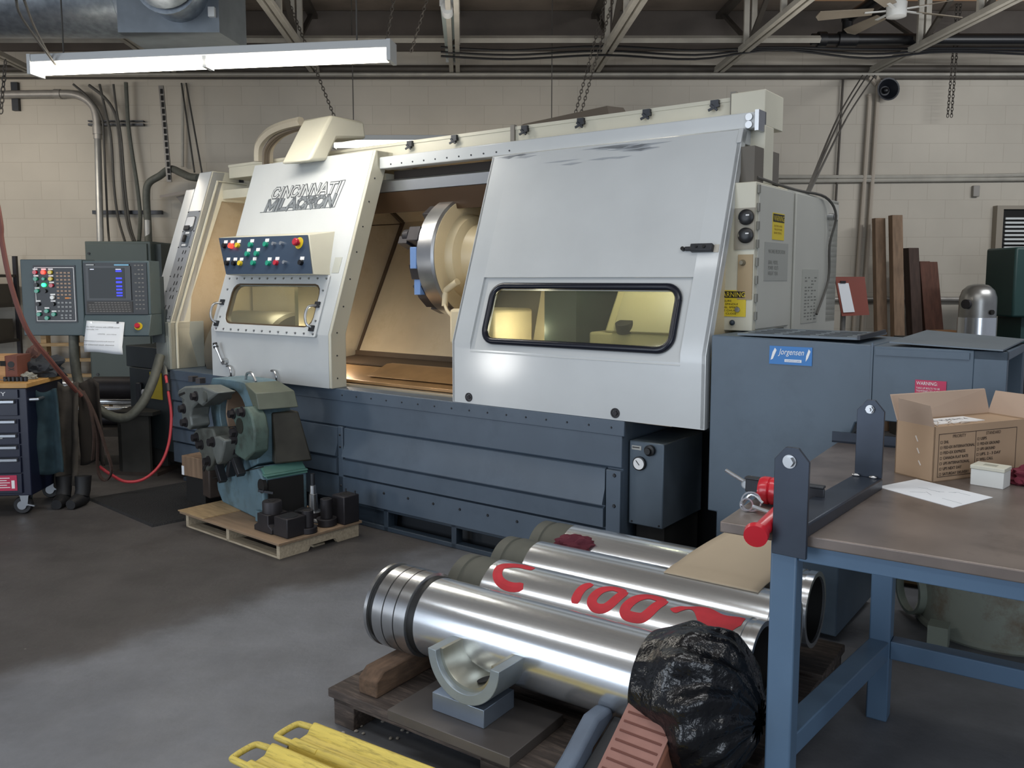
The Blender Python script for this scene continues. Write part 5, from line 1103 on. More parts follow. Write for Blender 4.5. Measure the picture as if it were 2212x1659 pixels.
MB().prism(spz([(-.905, .825), (-.80, .850), (-.79, .838), (-.90, .808)]), 'y', -.163, -.158).build('slot', GAP, a)
MB().cyl((-.45, -.165, .755), (-.45, .0, .755), .035, n=20).build('pivot_boss', AG, a)
a = arm([(-.867, .533), (-.80, .585), (-.766, .60), (-.512, .635), (-.467, .574), (-.475, .48), (-.533, .393), (-.628, .326), (-.70, .36), (-.72, .43), (-.80, .459)], -.10, .02, [(-.771, .536), (-.693, .499), (-.584, .406)], AG)
MB().prism(spz([(-.69, .335), (-.60, .42), (-.58, .405), (-.67, .32)]), 'y', -.104, -.098).build('slot', GAP, a)
arm([(-.444, .564), (-.404, .600), (-.317, .613), (-.22, .60), (-.24, .551), (-.30, .45), (-.36, .42), (-.413, .492)], -.14, -.02, [(-.40, .565)], M('grey_casting_paint', '6a6f6c', .5, .2))
a = arm([(-.292, .749), (-.253, .794), (-.068, .82), (.0, .768), (.035, .676), (.015, .551), (-.116, .476), (-.23, .488), (-.345, .52), (-.316, .585), (-.25, .62), (-.22, .66), (-.271, .712)], -.06, .04, [(-.256, .756), (-.116, .785), (-.235, .644), (-.245, .593), (-.286, .522)], DIRTYTEAL)
MB().cyl((-.17, -.064, .69-Z), (-.17, -.05, .69-Z), .05, n=18).build('cast_pocket', M('dark_oily_pocket', '23261f', .5), a)
for x, z, r in ((-.50, .33, -35), (-.22, .42, -40), (-.33, .40, 20)): MB().box(-.02, .02, -.05, .0, -.06, .06).xf(Matrix.Translation((x, -.03, z-Z)) @ Matrix.Rotation(math.radians(r), 4, 'Y')).build('adjusting_screw', DKSTEEL, SR, bevel=.003)
MB().box(-1.12, -.78, -.08, -.02, .745, .80).xf(Matrix.Translation((.12, 0, -.01)) @ Matrix.Rotation(math.radians(-6), 4, 'Y')).build('clamp_bar', AG, SR, bevel=.005)
for x in (-.93, -.80): MB().cyl((x, -.05, .80), (x, -.05, .835), .035, n=6).build('clamp_nut', BLKOX, SR)
MB().box(-.06, .06, -.06, .06, 0, .26).xf(Matrix.Translation((-.83, .03, .0))).build('support_leg', RUSTY, SR, bevel=.01)
# tool holders
TP = .0985
def holder(x, y, name, label, rz=0): return thing(name, label, 'tool holder', PW(x, y, TP), PA+rz, 'tool holders on the small pallet')
h = holder(-.20, .13, 'tool_holder', 'tall black round tool holder on a square foot, leftmost on the small pallet')
MB().prism([(-.09, 0), (.09, 0), (.09, .03), (.055, .05), (.055, .11), (-.055, .11), (-.055, .05), (-.09, .03)], 'y', -.07, .07).build('foot_block', BLKOX, h, bevel=.004)
MB().lathe([(.02, .17), (.02, .178), (.055, .178), (.058, .172), (.058, .10), (.02, .10)], (0, 0, 0), (0, 0, 1), 32).build('barrel', BLKOX, h); MB().cyl((0, 0, .1755), (0, 0, .179), .018, n=16).build('bore', GAP, h)
h = holder(-.045, .13, 'tool_holder', 'low black square holder with a round bore at the small pallet front corner')
MB().prism([(-.10, 0), (.075, 0), (.075, .115), (-.055, .115), (-.055, .05), (-.10, .03)], 'y', -.06, .07).build('block', BLKOX, h, bevel=.005)
MB().cyl((.01, 0, .112), (.01, 0, .1165), .04, n=24).build('bore', GAP, h)
MB().lathe([(.04, 0), (.052, 0), (.052, .004), (.04, .004)], (.01, 0, .114), (0, 0, 1), 24).build('bore_lip', DKSTEEL, h)
def flanged(x, y, r, hgt, fr, fh, label):
    h = holder(x, y, 'tool_holder', label)
    MB().cyl((0, 0, 0), (0, 0, fh), fr, n=32).build('flange', BLKOX, h, bevel=.003)
    MB().lathe([(r*.55, hgt-.004), (r*.55, hgt), (r, hgt), (r, fh), (r*.5, fh)], (0, 0, 0), (0, 0, 1), 28).build('barrel', BLKOX, h, bevel=.002)
    MB().cyl((0, 0, hgt-.003), (0, 0, hgt+.0005), r*.54, n=20).build('bore', GAP, h)
flanged(.005, .235, .034, .135, .055, .035, 'slim black round holder on a thin flange beside the low square holder')
flanged(-.03, .40, .036, .165, .062, .045, 'black round holder on a tall flange, second from the right on the small pallet')
h = holder(.005, .52, 'tool_holder', 'tall black square holder with a wide bore, rightmost on the small pallet')
MB().box(-.06, .06, -.06, .06, 0, .175).build('block', BLKOX, h, bevel=.006); MB().cyl((0, 0, .173), (0, 0, .1755), .036, n=24).build('bore', GAP, h)
for x in (-.045, .045): MB().cyl((x, .04, .175), (x, .04, .195), .005, n=8).build('set_screw', DKSTEEL, h)
h = thing('taper_arbor', 'silver stepped taper arbor standing up behind the black holders', 'arbor', PW(-.20, .43, TP), PA, 'tool holders on the small pallet')
MB().lathe([(.055, 0), (.055, .05), (.03, .055), (.026, .16), (.022, .162), (.018, .215), (.014, .217), (.014, .285), (.01, .287)], (0, 0, 0), (0, 0, 1), 24).build('taper', STEEL, h)
MB().lathe([(.058, .0), (.058, .05), (.03, .05)], (0, 0, 0), (0, 0, 1), 24).build('drive_flange', BLKOX, h); MB().cyl((0, 0, .217), (0, 0, .29), .0145, n=16).build('threaded_end', DKSTEEL, h)
h = holder(-.26, .33, 'tool_holder', 'flat dark angled holder lying behind the low square holder on the small pallet', 20)
MB().box(-.09, .09, -.045, .045, 0, .05).box(.03, .09, -.045, .045, .05, .08).build('block', DKSTEEL, h, bevel=.004)
one(MB().cyl((0, 0, .02), (.10, .03, .02), .02, n=16), 'steel_pin', STEEL, 'short bright steel pin lying between the round black holders', 'pin', loc=PW(-.13, .33, TP), rz=PA)

# ------------------------------------------------------------------ big pallet with chromed tubes
RA = -34.9
def RW(d, n, z=0): return Vector((.8202*d+.5721*n, -.5721*d+.8202*n, z))
bp2 = thing('large_pallet', 'dark oily wooden pallet under the chromed tubes', 'pallet', RW(-2.22, 2.02), RA)
for y0, y1 in ((0, .36), (.40, .72), (.76, 1.08), (1.12, 1.45)): MB().box(0, 1.44, y0, y1, .10, .132).build('deck_board', DKWOOD, bp2, bevel=.004)
for x in (.02, .68, 1.33):
    for y in (.01, .68, 1.32): MB().box(x, x+.10, y, y+.12, 0, .10).build('block', DKWOOD, bp2, bevel=.003)
for y in (.01, .68, 1.32): MB().box(.02, 1.43, y, y+.10, .085, .10).build('stringer', DKWOOD, bp2)
for x, lb in ((.16, 'old splintered timber beam under the left ends of the chromed tubes'), (1.05, 'timber beam under the right ends of the chromed tubes')):
    bm_ = one(MB().prism([(0, .0), (1.40, .0), (1.40, .088), (.04, .088), (0.0, .06)], 'x', -.045, .045), 'timber_beam', BEAMW, lb, 'beam', 'beams under the tubes', loc=RW(-2.22+x, 2.06, .132), rz=RA, bevel=.006)
sub_ = M('tube_end_dark', '2c2d2c', .6, .4)
def rod(n, d0, d1, z, r, label, kind):
    t = thing('chromed_tube', label, 'tube', RW(d0, n, z), RA, 'chromed tubes on the large pallet'); L_ = d1-d0
    if kind == 1:
        MB().lathe([(r-.02, .236), (r, .236), (r, L_), (r-.015, L_), (r-.015, L_-.2)], (0, 0, 0), (1, 0, 0), 96, ).build('tube_body', CHROME, t)
        b = MB().lathe([(.02, .0), (r+.004, 0), (r+.012, .006), (r+.012, .020), (r, .022), (r, .045), (r+.012, .047), (r+.012, .095), (r+.008, .097), (r+.012, .099), (r+.012, .15), (r+.008, .152), (r+.012, .154), (r+.012, .205), (r-.005, .21), (r-.008, .23), (r, .235)], (0, 0, 0), (1, 0, 0), 96)
        b.build('ringed_cap', M('turned_steel_cap', 'b9bbbd', .24, .95, .06, 20, stretch=(20, 1, 1)), t)
        b = MB()
        for x0, x1 in ((.022, .046), (.094, .0985), (.149, .1535), (.206, .236)): b.lathe([(r-.004, x0), (r+.0124 if x1-x0 < .01 else r+.002, x0), (r+.0124 if x1-x0 < .01 else r+.002, x1), (r-.004, x1)], (0, 0, 0), (1, 0, 0), 64)
        b.build('groove', M('groove_dark', '1b1c1d', .5, .3), t)
    else:
        MB().lathe([(r-.02, .17), (r, .172), (r, L_-.05), (r-.004, L_-.048), (r-.004, L_-.03), (r, L_-.028), (r, L_), (r-.018, L_), (r-.018, L_-.3)], (0, 0, 0), (1, 0, 0), 96).build('tube_body', CHROME, t)
        MB().lathe([(.02, .0), (r-.03, 0), (r-.010, .006), (r-.006, .012), (r-.006, .055), (r-.012, .06), (r-.012, .075), (r-.004, .078), (r-.004, .172), (r-.03, .172)], (0, 0, 0), (1, 0, 0), 72).build('seal_band', SEAL, t)
        MB().lathe([(.01, L_-.28), (r-.0195, L_-.28), (r-.0195, L_-.008), (r-.0215, L_-.008), (r-.0215, L_-.27), (.01, L_-.27)], (0, 0, 0), (1, 0, 0), 48).build('inner_bore', GAP, t)  # black sleeve added for the shade inside the tube end
    return t
RZ, RR = .362, .142
r1 = rod(2.318, -2.185, -.93, RZ, RR, 'nearest chromed tube, with ringed steel cap and its right end bagged in plastic', 1)
r2 = rod(2.61, -2.06, -.835, RZ, RR, 'second chromed tube from the front, with red spray-painted marks', 2)
r3 = rod(2.895, -2.06, -.83, RZ, RR, 'third chromed tube from the front, partly under the cardboard sheet', 2)
r4 = rod(3.182, -2.06, -.825, RZ, RR, 'farthest chromed tube, next to the lathe base', 2)
# red spray paint on tube 2: strokes drawn on the cylinder surface (distance along tube, angle over the top)
def on_rod(x, a, off=.0012):   # a: degrees, 90 = top, 180 = towards camera
    c, s = math.cos(math.radians(a)), math.sin(math.radians(a)); return Vector((x, (RR+off)*c, (RR+off)*s))
def stroke(mb, pts, w):
    P = catmull([Vector((p[0], p[1], 0)) for p in pts], 8); k = PI*RR/180
    Lf, Rt = [], []
    for i, p in enumerate(P):
        d = P[min(i+1, len(P)-1)]-P[max(i-1, 0)]; d = Vector((d.x, d.y*k)); d.normalize()
        ww = w*(.6+.4*min(1, min(i, len(P)-1-i)/4))
        Lf.append((p.x-d.y*ww, p.y+d.x*ww/k)); Rt.append((p.x+d.y*ww, p.y-d.x*ww/k))
    for i in range(len(P)-1):
        q = [Lf[i], Rt[i], Rt[i+1], Lf[i+1]]
        mid = [((Lf[j][0]+Rt[j][0])/2, (Lf[j][1]+Rt[j][1])/2) for j in (i, i+1)]
        mb.face([on_rod(*Lf[i]), on_rod(*mid[0]), on_rod(*mid[1]), on_rod(*Lf[i+1])]); mb.face([on_rod(*mid[0]), on_rod(*Rt[i]), on_rod(*Rt[i+1]), on_rod(*mid[1])])
def an(p): return [(x, 95+(a-83)*42/53) for x, a in p]
for p, w in (([(.34, 78), (.29, 76), (.245, 84), (.216, 97), (.222, 115), (.247, 129), (.284, 135.5), (.323, 135), (.356, 129)], .019), ([(.60, 82), (.584, 100), (.580, 118), (.583, 137)], .018),
             ([(.735, 84), (.69, 80), (.655, 93), (.641, 115), (.646, 128), (.668, 135), (.698, 132), (.715, 121), (.727, 103), (.737, 82)], .018),
             ([(.885, 82), (.83, 78), (.795, 92), (.774, 117), (.778, 131), (.800, 135), (.840, 132.5), (.858, 121), (.872, 101), (.888, 80)], .019)):
    b = MB(); stroke(b, an(p), w); b.build('spray_stroke', SPRAY, r2)
b = MB()
cen = [((.93, 104), (1.16, 100))]
def blob(s, t):
    x = .92+.245*s; lo = 122-16*math.sin(s*6.5)-6*s+4*math.sin(s*17); hi = 96-8*math.sin(s*3.1)+5*math.sin(s*11)
    if s < .12: k = s/.12; mid = (lo+hi)/2; lo = mid+(lo-mid)*k; hi = mid+(hi-mid)*k
    return on_rod(x, hi+(lo-hi)*t)
b.grid(blob, 40, 8).build('spray_stroke', SPRAY, r2)
# black bag over the right end of the nearest tube
b = MB()
def bagf(s, t):
    a = 2*PI*s; d = t*.62; base = [.150, .168, .195, .208, .208, .19, .15, .05]
    k = t*(len(base)-1); i = min(int(k), len(base)-2); r = base[i]+(base[i+1]-base[i])*(k-i)
    tw = a+1.1*t
    r += (.006+.020*t)*math.sin(7*tw+2*math.sin(3*a))*math.sin(PI*min(1, t*1.1)) + (.012*t)*math.sin(13*tw+1)+.022*mnoise.noise(Vector((math.cos(a)*2, math.sin(a)*2, t*4)))*math.sin(PI*min(t*1.05, 1))
    sag = -.045*math.sin(PI*t)*max(0, -math.sin(a)) - .03*t*t
    return (d*.555, r*math.cos(a)*1.05, r*math.sin(a)*1.02+sag)
bag = one(b.grid(bagf, 120, 50), 'plastic_bag', BAG, 'black plastic bag wrapped round the right end of the nearest chromed tube', 'bag', loc=RW(-1.09, 2.318, RZ), rz=RA, angle=80)
b = MB().grid(lambda s, t: (s*.36+.10*t-.03*math.sin(PI*t), -.07+t*.42, .004+.105*max(0, t-.25)**1.3+.012*math.sin(s*PI)*t-.03*max(0, .2-t)), 10, 30)
cb_ = one(b, 'cardboard_sheet', M('cardboard_sheet_tan', 'a99a84', .85, 0, .05, 3), 'bent tan cardboard sheet lying on the chromed tubes beside the table leg', 'cardboard', loc=RW(-1.30, 2.93, .506), rz=RA, solid=.004)
crumple('red_cloth', RW(-1.80, 3.05, .43), .09, .03, .05, M('dark_red_cloth', '5c2430', .9), 'dark red cloth stuffed between the two farthest chromed tubes', 'cloth', 5)
# steel plate, block and half bearing on the pallet
one(MB().box(0, .50, 0, .31, 0, .035), 'steel_plate', M('dull_steel_plate', '5a5552', .5, .4, .15, 5), 'flat square steel plate lying over the pallet edge under the half bearing', 'plate', loc=RW(-1.89, 1.98, .1325), rz=RA, bevel=.002)
one(MB().box(0, .215, 0, .17, 0, .062), 'steel_block', M('ground_steel_block', '8792a0', .35, .7, .08, 8), 'rectangular ground steel block under the half bearing', 'block', loc=RW(-1.765, 2.065, .168), rz=RA, bevel=.002)
hb_ = thing('half_bearing', 'open half bearing shell with a hole, sitting on the steel block', 'bearing', RW(-1.625, 2.05, .385), RA-2)
N_ = 28; ro, ri = .149, .114
ang = [PI+PI*i/N_ for i in range(N_+1)]
prof = [(ro*math.cos(a), ro*math.sin(a)) for a in ang]+[(ri*math.cos(a), ri*math.sin(a)) for a in ang[::-1]]
b = MB(); b.bm.faces.new([b.bm.verts.new((p[0], 0, p[1])) for p in prof]); 
ret = bmesh.ops.extrude_face_region(b.bm, geom=b.bm.faces[:]); bmesh.ops.translate(b.bm, vec=(0, .15, 0), verts=[v for v in ret['geom'] if isinstance(v, bmesh.types.BMVert)])
b.build('shell', M('grey_bearing_shell', '8d979d', .38, .5, .1, 8), hb_, bevel=.002)
b = MB(); prof2 = [((ri+.0008)*math.cos(a), (ri+.0008)*math.sin(a)) for a in ang]+[((ri-.012)*math.cos(a), (ri-.012)*math.sin(a)) for a in ang[::-1]]
b.bm.faces.new([b.bm.verts.new((p[0], .022, p[1])) for p in prof2]); ret = bmesh.ops.extrude_face_region(b.bm, geom=b.bm.faces[:]); bmesh.ops.translate(b.bm, vec=(0, .128, 0), verts=[v for v in ret['geom'] if isinstance(v, bmesh.types.BMVert)])
b.build('bore_lining', M('bore_lining_metal', 'a09f92', .3, .8, .15, 10), hb_, angle=60)
a = math.radians(288); MB().lathe([(.001, 0), (.030, 0), (.030, .002)], ((ri-.0185)*math.cos(a), .085, (ri-.0185)*math.sin(a)), (-math.cos(a), 0, -math.sin(a)), 24).build('oil_hole', GAP, hb_)
one(MB().cyl((0, 0, .012), (0, .12, .012), .012, n=14), 'steel_dowel', DKSTEEL, 'small round steel dowel wedged under the half bearing', 'dowel', loc=RW(-1.585, 2.08, .230), rz=RA)
# wheel chock and grey casting on the pallet
wc_ = thing('wheel_chock', 'orange-brown ribbed rubber wheel chock standing in front of the bag', 'wheel chock', RW(-1.105, 1.88, .046), RA-3)
MB().prism([(0, .10), (.02, .09), (.33, .09), (.36, .30), (.345, .325), (.31, .325), (.285, .30)], 'x', 0, .165).build('wedge', CHOCKSIDE, wc_, bevel=.01)
b = MB(); p0, p1 = Vector((0, .005, .105)), Vector((0, .287, .308)); d = (p1-p0); nn = Vector((0, -d.z, d.y)).normalized()
b.hexa([p0+Vector((.004, 0, 0)), p0+Vector((.161, 0, 0)), p1+Vector((.161, 0, 0)), p1+Vector((.004, 0, 0))], [p0+Vector((.004, 0, 0))+nn*.004, p0+Vector((.161, 0, 0))+nn*.004, p1+Vector((.161, 0, 0))+nn*.004, p1+Vector((.004, 0, 0))+nn*.004])
fp = b.build('ribbed_face', CHOCK, wc_)
b = MB()
for k in range(11):
    q = p0.lerp(p1, .06+k*.085)+nn*.0045; b.bar(q+Vector((.016, 0, 0)), q+Vector((.15, 0, 0)), .006, .003, nn)
b.build('rib_groove', M('chock_groove', '633b32', .8), fp)
one(MB().box(0, .34, 0, .14, 0, .088), 'wooden_dunnage', DKWOOD, 'dark wooden dunnage block under the wheel chock', 'block', loc=RW(-1.22, 1.86, .0), rz=RA)
gc_ = thing('grey_casting', 'curved grey casting with slots beside the wheel chock', 'casting', RW(-1.225, 1.77, -.03), RA-2)
b = MB().prism([(.0, .032), (.0, .10), (.10, .20), (.22, .26), (.34, .335), (.42, .335), (.44, .30), (.32, .25), (.26, .18), (.235, .15), (.235, .032)], 'x', 0, .055)
b.build('curved_web', GREYRUB, gc_, bevel=.012)
MB().prism([(.10, .12), (.24, .22), (.43, .31), (.43, .28), (.28, .16), (.20, .06)], 'x', .055, .13).build('inner_rib', M('dark_casting_inside', '2f3134', .6), gc_, bevel=.006)
for k in range(3): MB().bar((.132, .20+k*.05, .17+k*.03), (.132, .26+k*.05, .14+k*.04), .006, .012).build('cast_slot', GREYRUB, gc_)
one(MB().bar((0, 0, .02), (.26, .06, .02), .07, .035), 'wood_scrap', BRWOOD, 'strip of brown scrap wood lying on the floor by the grey casting', 'wood strip', loc=RW(-1.52, 1.86, 0), rz=RA)
# yellow channel-shaped fork extensions
fx = thing('fork_extension', 'yellow scratched steel fork extension with handle loop, the one nearer the pallet', 'fork extension', (-.735, 2.812, 0), -32)
def fork_parts(t):
    pr = [(0, .0), (0, .085), (-.018, .098), (-.036, .088), (-.05, .072), (-.09, .070), (-.104, .085), (-.124, .085), (-.135, .07), (-.135, .0), (-.125, .0), (-.125, .06), (-.01, .06), (-.01, .0)]
    MB().prism(pr, 'x', .08, 1.5).build('channel', YELLOW, t, bevel=.005)
    MB().tube([(.09, -.012, .07), (.03, -.015, .07), (.005, -.03, .07), (.005, -.105, .07), (.03, -.12, .07), (.20, -.122, .075)], .011, 10, 4).build('handle_loop', YELLOW, t)
    MB().prism([(.06, 0), (.08, 0), (.08, .06), (.07, .06)], 'y', -.13, -.005).build('end_plate', M('dark_yellow_edge', '6a5c33', .6), t)
fork_parts(fx)
copy_thing(fx, 'yellow scratched steel fork extension with handle loop, the one nearer the camera', loc=(-.842, 2.682, 0), rz=-32)
for k in range(9):
    p = G(740+rr.uniform(0, 150), 1560+rr.uniform(0, 40), 0)
    one(MB().sphere((0, 0, .004), rr.uniform(.004, .009), 8, (1, .8, .6)), 'metal_chip', M('pale_chip', 'a7a29a', .6), 'tiny pale chip scattered on the floor between pallet and yellow fork', 'chip', 'chips on the floor by the pallet', loc=p, rz=rr.uniform(0, 90))

# ------------------------------------------------------------------ welding table at the right with what lies on it
TA = -33.7; TO = Vector((.591, 2.353, 0)); HT = .915
def TW(t, n, z=HT): return Matrix.Rotation(math.radians(TA), 4, 'Z') @ Vector((t, n, z))+TO
tb = thing('work_table', 'heavy work table with worn brown steel top and blue tube legs', 'table', TO, TA)
MB().box(0, 1.7, 0, 1.50, HT-.032, HT).build('table_top', TABLETOP, tb, bevel=.004)
TUB = .072
def leg(x, y, nm='leg'): return MB().box(x, x+TUB, y, y+TUB, 0, HT-.032).build(nm, TBLBLUE, tb, bevel=.006)
leg(.14, .02); leg(.247, .90); leg(1.55, .02); leg(1.55, .90)
MB().box(.212, 1.55, .03, .08, HT-.085, HT-.032).build('apron', TBLBLUE, tb, bevel=.003)
MB().box(.319, 1.55, .91, .96, HT-.085, HT-.032).build('apron', TBLBLUE, tb, bevel=.003)
MB().bar((.176, .092, HT-.06), (.283, .90, HT-.06), .05, .053).build('apron', TBLBLUE, tb, bevel=.003)
MB().bar((.176, .092, .27), (.283, .90, .27), .068, .068).build('stretcher', TBLBLUE, tb, bevel=.004)
MB().box(.319, 1.55, .905, .97, .238, .305).build('stretcher', TBLBLUE, tb, bevel=.004)
ab = thing('angle_bar', 'dark steel angle bar lying along the rear edge of the table top', 'angle bar', TW(-.02, 1.40), TA+3)
MB().box(0, .62, 0, .012, 0, .045).box(0, .62, .0, .10, .0, .008).build('angle', FIXSTEEL, ab)
MB().prism([(.05, .008), (.13, .008), (.13, .10)], 'y', .055, .063).build('gusset', BLACK, ab)
# U-shaped fixture
fxt = thing('steel_fixture', 'U-shaped dark steel fixture with two bolted uprights on the table corner', 'fixture', TW(.155, -.005), TA-5.5)
MB().prism([(0, .0), (.0, .032), (.004, .036), (.090, .036), (.094, .032), (.094, 0), (.088, 0), (.088, .028), (.006, .028), (.006, 0)], 'y', .0, .67).build('base_channel', FIXSTEEL, fxt, bevel=.002)
def upright(y, z0, z1, x0, x1):
    o = MB().prism([(x0, z0), (x1, z0), (x1, z1-.035), (x1-.03, z1), (x0+.03, z1), (x0, z1-.035)], 'y', y, y+.012).build('upright', FIXSTEEL, fxt, bevel=.0015); return o
u1 = upright(-.012, -.06, .238, .0, .094); u2 = upright(.657, .036, .292, .008, .094)
MB().cyl((.042, -.012, .20), (.042, -.015, .20), .0185, n=24).cyl((.042, -.015, .20), (.042, -.026, .20), .0145, n=6).build('hex_bolt', STEEL, u1)
MB().cyl((.05, .655, .262), (.05, .652, .262), .014, n=20).cyl((.05, .652, .262), (.05, .643, .262), .0125, n=6).cyl((.05, .643, .262), (.05, .636, .262), .006, n=12).build('hex_nut', STEEL, u2)
for x in (.015, .07): MB().sphere((x, .648, .040), .010, 10, (1.3, .8, .6)).build('weld_bead', STEEL, u2)
# shipping box (open) and a smaller one inside
bxa = TA+56.5-180+180
bo = TW(.437, .840)
sb_ = thing('shipping_box', 'open cardboard shipping box with a printed carrier checklist on the table', 'box', bo, TA+56.5)
LB, WB, HB = .46, .16, .19
b = MB().box(0, LB, 0, .004, 0, HB).box(0, LB, WB-.004, WB, 0, HB).box(0, .004, 0, WB, 0, HB).box(LB-.004, LB, 0, WB, 0, HB).box(0, LB, 0, WB, 0, .004)
b.build('carton', CARD, sb_)
MB().hexa([(.0, .005, HB), (.004, .005, HB), (.004, WB-.01, HB), (.0, WB-.01, HB)], [(-.03, .0, HB+.075), (-.026, .0, HB+.075), (-.026, WB-.03, HB+.085), (-.03, WB-.03, HB+.085)]).build('end_flap', CARDIN, sb_)
MB().hexa([(.0, WB-.004, HB), (LB, WB-.004, HB), (LB, WB, HB), (.0, WB, HB)], [(.0, WB+.03, HB+.085), (LB, WB+.02, HB+.085), (LB, WB+.025, HB+.087), (.0, WB+.035, HB+.087)]).build('side_flap', CARDIN, sb_)
MB().hexa([(LB-.004, 0, HB), (LB, 0, HB), (LB, WB, HB), (LB-.004, WB, HB)], [(LB+.03, .0, HB+.08), (LB+.034, 0, HB+.08), (LB+.034, WB, HB+.08), (LB+.03, WB, HB+.08)]).build('end_flap', CARDIN, sb_)
lid = MB().box(.006, LB-.006, .006, WB-.006, HB-.012, HB-.004).build('inner_lid', CARD, sb_)
MB().box(.03, .30, .05, WB-.02, HB-.004, HB-.002).build('address_label', WHITEP, sb_)
text('handwriting', 'M3125  PLACE IT 4', HAND, sb_, (.05, .09, HB-.0018), (1, 0, 0), (0, 1, 0), h=.02, w=.22)
b = MB()
rt = random.Random(5)
for k in range(14): x = rt.uniform(.01, .2); b.bar((x, .02+rt.random()*.05, HB-.0015), (x+rt.uniform(.02, .06), .03+rt.random()*.06, HB-.0015), .003, .001)
b.build('tape_glint', GLINT, sb_)  # pale bars painted as glints on the carton's tape
b = MB()
for k in range(3): b.bar((-.001, .05+k*.008, .05+k*.04), (-.001, .06+k*.008, .065+k*.042), .001, .004)
b.build('tape_glint', GLINT, sb_)
pt = MB().box(.02, .40, -.0008, 0, .016, .018).box(.02, .40, -.0008, 0, .163, .165).box(.02, .022, -.0008, 0, .016, .165).box(.195, .197, -.0008, 0, .016, .165).box(.398, .40, -.0008, 0, .016, .165).build('printed_frame', INKBR, sb_)
pt['kind'] = 'thing'
text('printed_lettering', 'PRIORITY', INKBR, sb_, (.085, -.0006, .148), (1, 0, 0), (0, 0, 1), h=.011, w=.062)
text('printed_lettering', 'STANDARD', INKBR, sb_, (.245, -.0006, .148), (1, 0, 0), (0, 0, 1), h=.011, w=.072)
for k, s in enumerate(('DHL', 'FED-EX INTERNATIONAL', 'FED-EX EXPRESS', 'CANADA FLAT RATE', 'UPS INTERNATIONAL', 'UPS NEXT DAY', 'SATURDAY DELIVERY')):
    text('printed_lettering', s, INKBR, sb_, (.044, -.0006, .131-k*.0183), (1, 0, 0), (0, 0, 1), h=.010, w=.0074*len(s), off=.02)
    z = .131-k*.0183; MB().ring([(.029, z), (.038, z), (.038, z+.009), (.029, z+.009)], [(.0302, z+.0012), (.0368, z+.0012), (.0368, z+.0078), (.0302, z+.0078)], lambda p: (p[0], -.0008, p[1]), lambda p: (p[0], 0, p[1])).build('printed_tick_box', INKBR, sb_)
for k, s in enumerate(('USPS', 'FED-EX GROUND', 'UPS GROUND', 'UPS. 2 - 3 DAY', 'WILL CALL', 'OTHER')):
    text('printed_lettering', s, INKBR, sb_, (.219, -.0006, .131-k*.0183), (1, 0, 0), (0, 0, 1), h=.010, w=.0074*len(s), off=.02)
    z = .131-k*.0183; MB().ring([(.204, z), (.213, z), (.213, z+.009), (.204, z+.009)], [(.2052, z+.0012), (.2118, z+.0012), (.2118, z+.0078), (.2052, z+.0078)], lambda p: (p[0], -.0008, p[1]), lambda p: (p[0], 0, p[1])).build('printed_tick_box', INKBR, sb_)
# papers and small things on the table
pp_ = one(MB().hexa([(.294, .675, 0), (.534, .526, 0), (.624, .730, 0), (.385, .865, 0)], [(.294, .675, .0012), (.534, .526, .0012), (.624, .730, .0012), (.385, .865, .0012)]), 'drawing_sheet', PAPER, 'white drawing sheet lying on the table in front of the shipping box', 'paper', loc=TW(0, 0, HT), rz=TA)
b = MB()
for k in range(9): x, y = rt.uniform(.38, .54), rt.uniform(.62, .74); b.bar((x, y, .0014), (x+rt.uniform(.02, .06), y+rt.uniform(-.04, .02), .0014), .0012, .0004)
b.build('pencil_line', M('pencil_grey', '8f949c', .8), pp_)
wb_ = thing('small_white_box', 'small white box with lid standing in front of the printed carton', 'box', TW(.545, .885, HT), TA-12)
MB().box(0, .10, 0, .075, 0, .055).build('tray', M('white_card_box', 'd6d8d4', .7), wb_, bevel=.002); MB().box(-.002, .102, -.002, .077, .055, .068).build('lid', M('cream_card_lid', 'c9c8b9', .7), wb_, bevel=.002)
MB().box(.03, .07, .02, .05, .068, .0684).build('lid_print', M('faint_lid_print', '9a9a8c', .7), wb_)
crumple('red_rag', TW(.715, 1.00, HT), .07, .05, .04, M('wine_red_rag', '6a2433', .9), 'wine-red rag behind the small white box at the right edge', 'rag', 8)
# clamp and drill bits on the front left corner
cl = thing('bar_clamp', 'red-handled bar clamp gripping the table edge behind the steel fixture', 'clamp', TW(.085, .12, HT), TA)
MB().tube([(.04, -.17, .0), (.06, -.02, .03), (.07, .08, .045)], [.022, .024, .018], 14).build('red_handle', REDP, cl)
MB().lathe([(.01, 0), (.032, .002), (.034, .02), (.02, .04)], (.038, -.185, -.008), (-.15, 1, .22), 22).build('handle_end', REDP, cl)
kn = MB().lathe([(.01, 0), (.038, .002), (.042, .012), (.042, .03), (.038, .034), (.042, .038), (.042, .056), (.036, .06)], (-.05, .13, .045), (1, .0, 0), 28).build('red_knob', REDP, cl)
MB().box(-.11, .13, .16, .19, .062, .070).box(-.11, .13, .172, .180, .02, .062).box(-.08, .10, .16, .19, .012, .02).build('bar', DKSTEEL, cl, bevel=.003)
tt_ = thing('tap_wrench', 'small steel T-handle tool leaning at the table edge', 'tool', TW(-.03, .34, HT), TA)
MB().tube([(-.075, 0, .07), (.075, -.03, .01)], .006, 8).build('cross_bar', STEEL, tt_); MB().cyl((0, -.03, .038), (0, .03, .042), .014, n=16).cyl((0, -.032, .038), (0, -.03, .038), .010, n=16).build('hub', STEEL, tt_)
MB().lathe([(.012, 0), (.02, .0), (.02, .012)], (.02, .02, 0), (0, 0, 1), 14).build('foot', DKSTEEL, tt_)
sk_ = thing('key_chuck', 'bundle of shiny metal rings and a screw near the left table corner', 'tool', TW(.04, .14, HT), TA)
